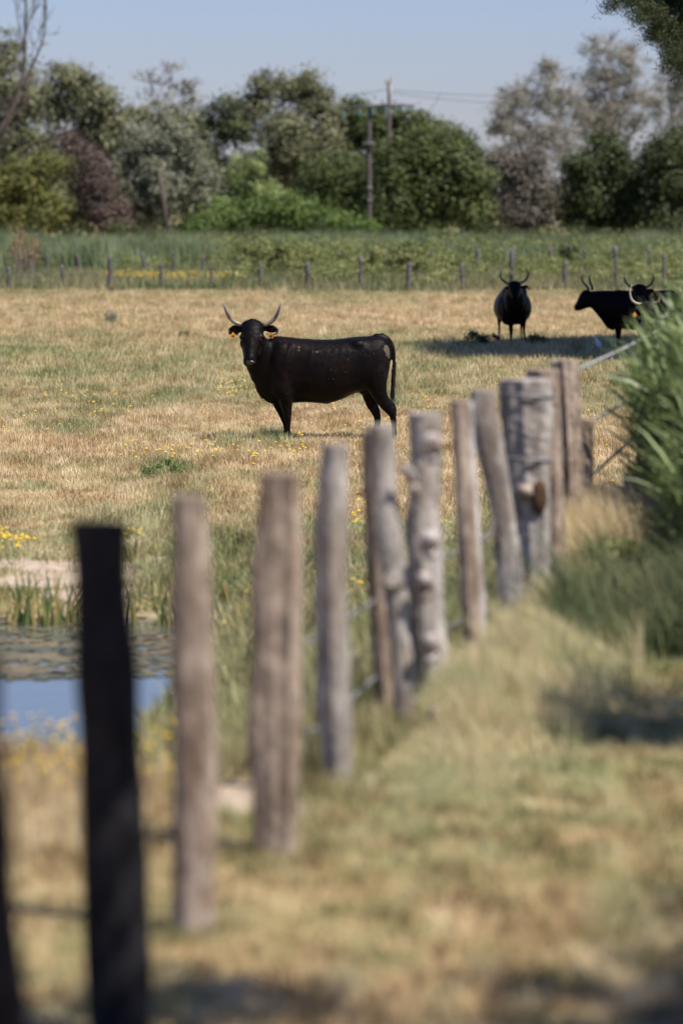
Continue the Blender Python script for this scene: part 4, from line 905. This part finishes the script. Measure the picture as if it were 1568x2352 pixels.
post([(-76, 1500, 136), (-62, 1700, 138), (-38, 2011, 140), (-18, 2352, 146)], 8.4, M_WOODD, 'near black post cut off by the lower left edge', 1)
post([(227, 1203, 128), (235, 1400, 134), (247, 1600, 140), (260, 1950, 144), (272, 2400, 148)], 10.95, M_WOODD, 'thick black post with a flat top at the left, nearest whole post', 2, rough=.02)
post([(436, 1140, 72), (441, 1280, 80), (441, 1400, 84), (447, 1600, 90), (452, 1750, 86), (446, 1950, 88), (446, 2170, 92)], 12.5, M_WOODB, 'grey brown post next to the thick black one, first of the lit posts', 3)
post([(644, 1090, 100), (641, 1250, 108), (635, 1500, 116), (633, 1750, 112), (634, 2000, 108)], 13.9, M_WOODB, 'broad flat topped brown post, widest of the left half', 4)
post([(771, 1022, 64), (765, 1200, 70), (764, 1400, 74), (769, 1600, 80), (776, 1750, 74), (765, 1910, 66)], 15.5, M_WOOD, 'pale slender post right of the broad brown post, a faint bulge near its foot', 5)
post([(852, 992, 40), (858, 1150, 44), (868, 1350, 48), (880, 1520, 46), (890, 1680, 44)], 17.4, M_WOODB, 'dark narrow stake hidden behind the pale crooked post', 6)
post([(874, 978, 58), (880, 1060, 56), (884, 1150, 58), (898, 1260, 60), (908, 1340, 64), (912, 1420, 52), (922, 1520, 48), (932, 1660, 50)], 16.9, M_WOOD, 'pale crooked post leaning into the knotty one', 7, knots=((905, 1335, -.1, .045, .05),))
post([(975, 950, 70), (976, 1056, 74), (972, 1150, 72), (972, 1230, 78), (978, 1330, 76), (981, 1430, 80), (990, 1560, 72), (998, 1640, 74)], 17.8, M_WOOD, 'knotty post studded with pale sawn branch stubs', 8, rough=.06)
post([(1053, 922, 42), (1060, 1050, 42), (1068, 1180, 44), (1074, 1300, 46), (1082, 1440, 44), (1090, 1530, 40)], 19.2, M_WOODB, 'thin dark stake between the knotty post and the leaning plank', 9)
post([(1078, 925, 18), (1082, 1050, 20), (1088, 1180, 24), (1096, 1300, 26), (1104, 1400, 26), (1106, 1480, 24)], 19.5, M_WOODW, 'very thin pale stake right against the thin dark stake', 10)
post([(1109, 897, 64), (1120, 1000, 64), (1140, 1100, 60), (1155, 1180, 56), (1168, 1300, 60), (1178, 1420, 56), (1184, 1520, 54)], 20.2, M_WOOD, 'grey plank post leaning right down to its foot', 11, depth=.5)
post([(1208, 873, 118), (1210, 960, 112), (1214, 1060, 100), (1219, 1160, 90), (1223, 1250, 82), (1228, 1360, 76), (1232, 1480, 72)], 21.3, M_WOOD, 'widest grey post, wrapped with wire and tapering down past a hollow', 12, depth=.7)
post([(1243, 850, 66), (1250, 950, 66), (1258, 1050, 60), (1268, 1130, 44), (1272, 1200, 44), (1275, 1300, 44)], 22.5, M_WOODB, 'brown post peeping out behind the widest grey post', 13)
post([(1296, 828, 54), (1302, 920, 56), (1308, 1010, 54), (1312, 1100, 52), (1310, 1220, 52), (1308, 1320, 50), (1311, 1430, 48)], 23.5, M_WOODB, 'tallest rough barked post with dark cracks, left of the ropes', 14, rough=.09)
post([(1346, 967, 34), (1343, 1040, 36), (1341, 1110, 36), (1340, 1190, 34), (1340, 1290, 32)], 25., M_WOODB, 'short dark stake right of the tallest post', 15, rough=.09, jag=.02)
post([(1452, 1104, 46), (1454, 1160, 50), (1460, 1220, 46), (1462, 1290, 44)], 25.6, M_WOOD, 'short grey stump with a jagged top against the reeds', 16, rough=.1, jag=.05)
post([(1465, 1010, 13), (1468, 1100, 14), (1474, 1200, 14), (1476, 1300, 14)], 26.4, M_WOODB, 'thin upright rod at the edge of the reeds behind the jagged stump', 17)
post([(1412, 1140, 24), (1416, 1190, 26), (1420, 1260, 26)], 26.2, M_WOOD, 'small broken stake left of the jagged stump', 18, rough=.1, jag=.04)
post([(1384, 1178, 22), (1388, 1230, 24), (1392, 1290, 24)], 25.4, M_WOOD, 'smallest broken stake standing in the seeding grass', 19, rough=.1, jag=.04)
post([(1545, 728, 66), (1548, 850, 70), (1552, 1000, 70), (1555, 1150, 70)], 28.5, M_WOOD, 'bleached post almost hidden inside the tall reeds', 20, rough=.1, jag=.03)

M_STUB = woodmat('stub_wood', (.16, .13, .115), (.38, .335, .305), (.60, .55, .51), 4.)
X = []; Y = []
for q in [o for o in COL.objects if o.name.startswith('fence_post') and 12.2 < o.location.y < 21]:
    m = 1500; a = RG.uniform(0, 2 * math.pi, m); rr = np.abs(RG.normal(0, .13, m)) + .04; X.append(q.location.x + np.cos(a) * rr); Y.append(q.location.y + np.sin(a) * rr * 1.2)
X = np.concatenate(X); Y = np.concatenate(Y)
blades('post_foot_grass', X, Y, RG.uniform(.05, .24, len(X)) * (.4 + .9 * vnoise(X, Y, .12, 65)) * (.35 + .65 * sm(13, 16.5, Y)), RG.uniform(.004, .008, len(X)), .4, M_GRASS, 'longer grass left standing round the feet of the near fence posts', g=np.clip(.2 + .6 * vnoise(X, Y, .2, 66), 0, 1), bend=True)
# sawn stubs and hollows as parts of their posts
def part_on(label_key, name, mat, fn):
    o = next(q for q in COL.objects if q.name.startswith('fence_post') and label_key in q.get('label', '')); mb = MB(); fn(mb, np.array(o.location)); mb.build(name, mat, o)
for (px, py, dx, rr) in ((942, 1052, -.9, .026), (976, 1195, 0, .040), (964, 1286, -.1, .036), (976, 1420, 0, .042), (984, 1575, .1, .030), (980, 985, .1, .040)):
    def f(mb, b, px=px, py=py, dx=dx, rr=rr):
        p = PX(px, py, 17.8) - b; p[1] = -.05; mb.tube([p + [0, .04, -.05], p + [dx * .02, -.025, -.005], p + [dx * .05, -.05, .03]], [rr * 1.2, rr, rr * .8], [rr * .9, rr * .75, rr * .6], n=12, jit=.07); mb.tube([p + [0, .01, -.09], p + [0, -.012, -.055]], [rr * .7, rr * .8], n=9, jit=.1)
    part_on('knotty', 'branch_stub', M_STUB, f)
M_HOLE0 = None
M_HOLE = plain('rotten_hollow', (.07, .04, .022), .95, .1)
def hol(mb, b): p = PX(1236, 1140, 21.3) - b; mb.ell(p + [0, -.085, 0], (.045, .03, .10))
part_on('widest grey post', 'hollow', M_HOLE, hol)
def kn(mb, b): p = PX(1205, 1125, 21.3) - b; mb.tube([p + [-.02, -.07, -.02], p + [0, -.10, .0], p + [.035, -.10, .012]], [.04, .042, .028], n=12, jit=.08)
part_on('widest grey post', 'knot', M_WOODB, kn)
for py, w in ((906, .150), (1052, .130)):
    def f(mb, b, py=py, w=w):
        c = PX(1211, py, 21.3) - b; an = np.linspace(0, 2 * math.pi, 21)
        mb.tube(np.stack([c[0] + np.cos(an) * w, c[1] + np.sin(an) * w * .78, c[2] + .006 * np.sin(an * 2)], 1), .007, n=6, cap=False)
    part_on('widest grey post', 'wire_wrap', M_WIRE, f)
for py in (905, 1010, 1075, 1185): 
    def f(mb, b, py=py):
        t = (py - 828) / 600.; c = PX(1290 + 14 * t, py, 23.5) - b; mb.ell(c + [0, -.058, 0], (.013, .02, .05))
    part_on('tallest rough', 'crack', M_HOLE, f)
def f(mb, b): c = PX(1332, 1052, 25.) - b; mb.ell(c + [0, -.05, 0], (.022, .025, .035))
part_on('short dark stake', 'knot', M_WOODW, f)

# ropes / wire strands
M_STRAND = plain('old_wire_strand', (.15, .15, .15), .9, .08, 0, 90, .4, .5, .01)
M_ROPE = plain('pale_twisted_rope', (.27, .27, .275), .9, .08, 0, 90, .4, .5, .01)
def strand(pts, r, label, mat=None):
    r = r * .72; P = spline([np.array(p, float) for p in pts], 40); b = P[0].copy(); mb = MB(); mb.tube(P, r * 1.15, n=7); tag(mb.build('fence_rope', mat or M_ROPE, None, b), label, 'rope', 'rope strands of the near fence')
def fx(d, o=-.13): return float(fence_x(d)) + o
strand([PX(1318, 852, 23.9), PX(1372, 828, 25.5), PX(1428, 802, 27.2), PX(1510, 760, 29.8)], .014, 'top pale rope running from the tallest post into the reeds')
strand([PX(1352, 972, 25.1), PX(1400, 944, 26.2), PX(1450, 915, 27.4), PX(1530, 868, 29.4)], .014, 'middle pale rope running from the short dark stake into the reeds')
strand([PX(1362, 1088, 25.1), PX(1402, 1052, 26.0), PX(1444, 1014, 27.0), PX(1520, 950, 29.)], .014, 'lower pale rope right of the short dark stake')
strand([(fx(d), d, 1.21 + .02 * math.sin(d * 2)) for d in (15.6, 17.3, 19, 21, 23.4)], .012, 'pale strand threading behind the middle posts at mid height', M_STRAND)
strand([(fx(d), d, .83 + .02 * math.sin(d * 3)) for d in (15.4, 16.3, 17.3, 19, 20.5)], .012, 'low pale strand threading behind the middle posts near the ground', M_STRAND)

# ---------------------------------------------------------------- reeds and shrubs at the right
def reed_clump(name, label, cx, cy, rx, ry, n, hmin, hmax, leaves, seed, lean=(-.28, 0)):
    R = np.random.default_rng(seed); b = np.array([cx, cy, float(gz(cx, cy))]); root = empty(name, b, label, 'reeds'); mb = MB()
    V = []; Fc = []; RN = []
    for i in range(n):
        a = R.uniform(0, 2 * math.pi); q = math.sqrt(R.uniform()); x = q * rx * math.cos(a); y = q * ry * math.sin(a)
        h = R.uniform(hmin, hmax) * min(1.45, .84 + .85 * (x / rx * .5 + .5)); z0 = float(gz(cx + x, cy + y)) - b[2]; ln = lean[0] * R.uniform(.3, 1.2); ly = R.normal(0, .12)
        s = spline([(x, y, z0 - .05), (x + ln * .25 * h, y + ly * .3 * h, z0 + h * .5), (x + ln * h, y + ly * h, z0 + h)], 8)
        mb.tube(s, np.linspace(.006, .0025, 8), n=4, cap=False); rn = R.uniform(0, 1)
        for j in range(leaves):
            t = R.uniform(.12, 1.) ; p = s[min(7, int(t * 7.99))]; la = math.pi + R.normal(0, .9) if R.uniform() < .75 else R.uniform(0, 2 * math.pi)
            Ln = R.uniform(.28, .62); el = R.uniform(.55, 1.35); dirv = np.array([math.cos(la) * math.cos(el), math.sin(la) * math.cos(el), math.sin(el)])
            side = np.cross(dirv, [0, 0, 1.]); side /= np.linalg.norm(side) + 1e-9; side = side * math.cos(1.0 * R.normal()) + np.cross(dirv, side) * .5 * R.normal(); side /= np.linalg.norm(side)
            w = R.uniform(.006, .0145); g = R.uniform(.02, .38)
            pts = [p + dirv * Ln * u + np.array([0, 0, -g * Ln * u * u]) for u in (0, .35, .7, 1.)]
            bi = len(V)
            V += [pts[0] - side * w * .5, pts[0] + side * w * .5, pts[1] - side * w, pts[1] + side * w, pts[2] - side * w * .7, pts[2] + side * w * .7, pts[3], pts[3] + side * .0005]
            Fc += [(bi, bi + 1, bi + 3, bi + 2), (bi + 2, bi + 3, bi + 5, bi + 4), (bi + 4, bi + 5, bi + 7, bi + 6)]
            rr = float(np.clip(rn * .4 + R.uniform(0, .6), 0, 1)); RN += [rr] * 8
    mb.build('stem', M_REEDSTEM, root); obj('leaves', np.array(V), np.array(Fc), M_REED, root, attrs={'rnd': RN})
M_REEDSTEM = leafmat('reed_stems', G((.09, .10, .045), (.20, .19, .10), (.34, .29, .18)), .1)
reed_clump('reed_clump', 'tall green reeds leaning left at the right edge, in front of the bulls', 2.76, 25.2, .66, 1.9, 560, .95, 1.36, 13, 71, (-.17, 0))
reed_clump('reed_clump', 'lower green reeds at the right edge under the tall clump', 2.54, 22.8, .44, 1.2, 260, .5, .95, 12, 72, (-.17, 0))

def flag(cx, cy, n, h, label, seed, z=None, sp=.2):
    R = np.random.default_rng(seed); b = np.array([cx, cy, float(gz(cx, cy)) if z is None else z]); V = []; Fc = []; RN = []
    for i in range(n):
        x = R.normal(0, sp); y = R.normal(0, .1); hh = h * R.uniform(.5, 1.1); ln = R.normal(0, .25) * hh; w = R.uniform(.006, .013); bi = len(V)
        for u in (0, .5, .85): V += [(x + ln * u * u - w * (1 - u * .4), y, hh * u - .05), (x + ln * u * u + w * (1 - u * .4), y + .004, hh * u - .05)]
        V.append((x + ln, y, hh - .05)); Fc += [(bi, bi + 1, bi + 3, bi + 2), (bi + 2, bi + 3, bi + 5, bi + 4), (bi + 4, bi + 5, bi + 6, bi + 6)]; RN += [R.uniform()] * 7
    Fc = [f[:3] if f[2] == f[3] else f for f in Fc]
    tag(obj('water_iris', np.array(V), Fc, M_IRIS, None, b - 0 * b, attrs={'rnd': RN}) if False else _iris(V, Fc, RN, b), label, 'plant', 'flag leaves around the pond')
def _iris(V, Fc, RN, b):
    o = obj('water_iris', np.array(V), Fc, M_IRIS, attrs={'rnd': RN}); o.location = tuple(b); return o
M_IRIS = leafmat('iris_leaves', G((.05, .09, .03), (.12, .17, .06), (.34, .30, .10), (.42, .27, .10)), .35)
for px, py, n, h, lab, s in ((90, 1400, 46, .36, 'upright flag leaves at the far pond edge left of the black post', 1), (150, 1400, 20, .30, 'flag leaves right against the black post at the far pond edge', 2), (355, 1408, 26, .24, 'bright green flag leaves between the black post and the first lit post', 3), (505, 1400, 26, .42, 'tall straw and green flag leaves between the first lit post and the broad brown post', 4), (35, 1405, 10, .2, 'few short flag leaves at the left edge of the pond', 5)):
    d = min(28.5, 3.2 * F / (py - HZ)); p = PX(px, py, d); flag(p[0], d, n, h * 1.2, lab, 80 + s, WZ)
p = PX(395, 1680, 21.3); flag(p[0], 21.3, 5, .34, 'single arching pale flag leaf in front of the near water', 90, -.1, .05)
p = PX(60, 1690, 21.); flag(p[0], 21., 9, .22, 'blurred flag tips poking from the near water at the left', 91, -.1, .2)
def logf():
    for a, c, lab in (((305, 1477), (375, 1484), 'short dark stick floating right of the black post'), ((12, 1559), (80, 1566), 'thin dark stick floating on the water at the left')):
        d = (CH - WZ) * F / (a[1] - HZ); p = PX(a[0], a[1], d); q = PX(c[0], a[1], d); p[2] = q[2] = WZ + .012; q[1] += .1; mb = MB(); mb.tube(np.linspace(p, q, 8), [.006, .014, .016, .018, .02, .018, .016, .008], n=8, jit=.15)
        tag(mb.build('stick', M_BARK, None, p), lab, 'stick')
logf()

def shrub(name, label, d, lob, mat, n, size, clump, cat='shrub'): tree(name, label, d, lob, mat, n, size, cat, trunk=False, clump=clump, shell=.35, tr=.008, fy=.8)
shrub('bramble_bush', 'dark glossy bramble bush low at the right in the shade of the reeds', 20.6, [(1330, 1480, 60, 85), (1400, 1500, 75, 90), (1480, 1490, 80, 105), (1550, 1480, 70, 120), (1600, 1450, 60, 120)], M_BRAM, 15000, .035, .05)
shrub('weed_bush', 'light olive weedy bush between the broken stakes and the bramble', 22.2, [(1370, 1330, 50, 70), (1430, 1310, 60, 80), (1490, 1340, 60, 90), (1545, 1370, 60, 100), (1350, 1400, 40, 50)], M_WEED, 9000, .03, .05)
shrub('nettle_bush', 'small dark green leafy weed between the widest post and the tallest post', 21.9, [(1285, 1480, 30, 70), (1300, 1400, 26, 50)], M_BRAM, 1800, .035, .04)
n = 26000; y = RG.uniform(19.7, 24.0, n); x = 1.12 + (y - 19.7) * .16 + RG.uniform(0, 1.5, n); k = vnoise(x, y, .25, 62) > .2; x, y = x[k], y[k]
blades('rank_grass', x, y, RG.uniform(.22, .62, len(x)) * (.45 + .8 * vnoise(x, y, .3, 63)), RG.uniform(.006, .012, len(x)), .35, M_REEDG, 'rank green grass coloured dark for the shade under the reeds at the right', g=np.clip(.75 + .5 * (vnoise(x, y, .3, 64) - .5), 0, 1), ldir=2.6, bend=True, rnd=RG.uniform(0, .6, len(x)))  # rnd held low: shade of the reeds put into the blade colour
n = 9000; R = RG; y = RG.uniform(22.5, 25.5, n); x = fence_x(y) + .02 + RG.uniform(-.05, .62, n)
blades('seeding_grass', x, y, RG.uniform(.35, .78, n) * (.6 + .5 * vnoise(x, y, .3, 61)), RG.uniform(.006, .012, n), .35, M_GRASS, 'pinkish straw seeding grass in front of the broken stakes', g=np.full(n, .08), ldir=2.9, rnd=RG.uniform(.4, 1, n), bend=True)

# ---------------------------------------------------------------- the pine on the right and the tree over the lane
def needles(C, n_each, L, w, spread=.06):
    C = np.repeat(C, n_each, 0); n = len(C); D = RG.normal(0, 1, (n, 3)) + [-.2, 0, .25]; D /= np.linalg.norm(D, axis=1)[:, None]; C = C + RG.normal(0, spread, C.shape)
    S = np.cross(D, RG.normal(0, 1, (n, 3))); S /= np.linalg.norm(S, axis=1)[:, None]
    V = np.stack([C - S * w, C + S * w, C + D * L * RG.uniform(.6, 1.2, n)[:, None]], 1).reshape(-1, 3); return V, np.arange(3 * n).reshape(n, 3), np.repeat(RG.uniform(0, 1, n), 3)
M_PINE = leafmat('pine_needles', G((.012, .022, .010), (.032, .050, .018), (.085, .11, .03)), .15)
def pine():
    b = np.array([10.2, 75.5, 0.]); b[2] = float(gz(b[0], b[1])); root = empty('pine_tree', b, 'overhanging pine whose needled branches enter at the upper right corner', 'tree')
    mb = MB(); mb.tube(spline([(0, 0, -.2), (.2, 0, 3), (-.2, 0, 6), (0, 0, 10)], 12), np.linspace(.32, .12, 12), n=12); C = []
    for px, py, d in [(1425, -6, 72), (1450, 12, 72), (1475, 35, 71.5), (1495, 55, 72), (1510, 40, 72), (1520, 80, 72), (1540, 70, 72), (1545, 100, 71.5), (1560, 90, 72), (1535, 20, 73), (1570, 30, 73), (1585, 70, 73), (1490, 10, 73), (1600, 110, 73), (1560, 5, 73), (1550, 128, 71), (1572, 138, 71), (1590, 150, 71), (1460, -25, 73), (1500, -20, 73), (1610, 60, 72), (1625, 150, 72), (1568, 112, 72), (1530, 60, 72.5)]:
        p = PX(px, py, d) - b; a = np.array([0, 0, p[2] + RG.uniform(-.6, .3)]); m = (a + p) / 2 + RG.normal(0, .15, 3); s = spline([a, m, p], 14); mb.tube(s, np.linspace(.06, .008, 14), n=5, cap=False)
        for j in range(8, 14):
            for q in range(3 if px < 1560 else 5): C.append(s[j] + RG.normal(0, .17, 3) * [1, 1.4, .7])
        for q in range(5): tp = p + RG.normal(0, .18, 3) * [1, 1.3, .6]; mb.tube([s[11], tp], .006, n=4, cap=False); C.append(tp)
    C = np.array(C); V, Fc, R = needles(C, 95, .15, .006, .075)
    # rest of the umbrella crown, out of the picture, whose shade falls on the bulls
    k = 4600; a = RG.uniform(0, 2 * math.pi, k); q = np.sqrt(RG.uniform(0, 1, k)); X = q * 5.1 * np.cos(a); Y = q * 5.9 * np.sin(a) + .5; Z = 6.9 + RG.uniform(-.5, 2.0, k) * np.sqrt(np.maximum(0, 1.05 - q * q))
    Cc = np.stack([X, Y, Z], 1); W = Cc + b; u = (W[:, 0]) / W[:, 1] * F + 784; v = HZ - (W[:, 2] - CH) / W[:, 1] * F
    Cc = Cc[~((u < 1640) & (v > -70))]
    V2, F2, R2 = needles(Cc, 34, .36, .035, .26)
    for ang in np.linspace(0, 2 * math.pi, 11)[:-1]:
        if math.cos(ang) < -.5: continue
        e = np.array([4.5 * math.cos(ang), 4.5 * math.sin(ang), 7.4]); mb.tube(spline([(0, 0, 5.4 + RG.uniform(0, 1)), e * [.5, .5, 1] - [0, 0, .4], e], 8), np.linspace(.12, .02, 8), n=6, cap=False)
    mb.build('trunk', M_BARK, root); obj('crown', np.concatenate([V, V2]), np.concatenate([Fc, F2 + len(V)]), M_PINE, root, attrs={'rnd': np.concatenate([R, R2])})
pine()

def lane_tree():
    b = np.array([6.2, 8.5, .6]); b[2] = float(gz(b[0], b[1])); root = empty('shade_tree', b, 'broad tree beside the lane, outside the picture, shading the nearest black posts', 'tree')
    mb = MB(); mb.tube(spline([(0, 0, -.2), (-.3, 0, 2.2), (-.6, .2, 4.2)], 10), np.linspace(.28, .18, 10), n=12)
    def at(tx, ty, tz, zc): k = (zc - tz) / sdir.z; return np.array([tx + sdir.x * k, ty + sdir.y * k, zc])
    T = [(*at(-.42, 11.45, .6, 5.9), .44, .55, .34), (*at(-.72, 11.0, 1.7, 5.8), .34, .30, .30), (*at(-.8, 10.6, .8, 5.8), .40, .35, .35), (*at(-.9, 8.5, 1.3, 5.6), .9, .9, .45),
         (*at(1.35, 17.3, .6, 6.3), .62, .42, .3), (*at(1.95, 17.4, .6, 6.3), .6, .5, .35), (*at(1.2, 11.3, .6, 6.1), .42, .32, .3), (*at(1.8, 11.1, .6, 6.1), .6, .5, .35), (4.5, 8.5, 6.3, 1.3, 1.6, .8), (6.2, 9.5, 6.8, 2.0, 2.2, 1.0), (6.5, 12.5, 6.6, 1.6, 2.0, .9), (5.5, 15.5, 6.8, 1.2, 1.4, .7)]
    V, Fc, R = crown_leaves(T, 62000, .085, .11, .1, .6); obj('crown', V - b, Fc, M_DGREEN, root, attrs={'rnd': R})
    for t in T:
        e = np.array(t[:3]) - b; mb.tube(spline([(-.6, .2, 4.1), e * .5 + [0, 0, 2.2], e], 8), np.linspace(.10, .012, 8), n=6, cap=False)
    mb.build('trunk', M_BARK, root)
lane_tree()
print('objects', len(bpy.data.objects), 'faces', sum(len(o.data.polygons) for o in bpy.data.objects if o.type == 'MESH'))
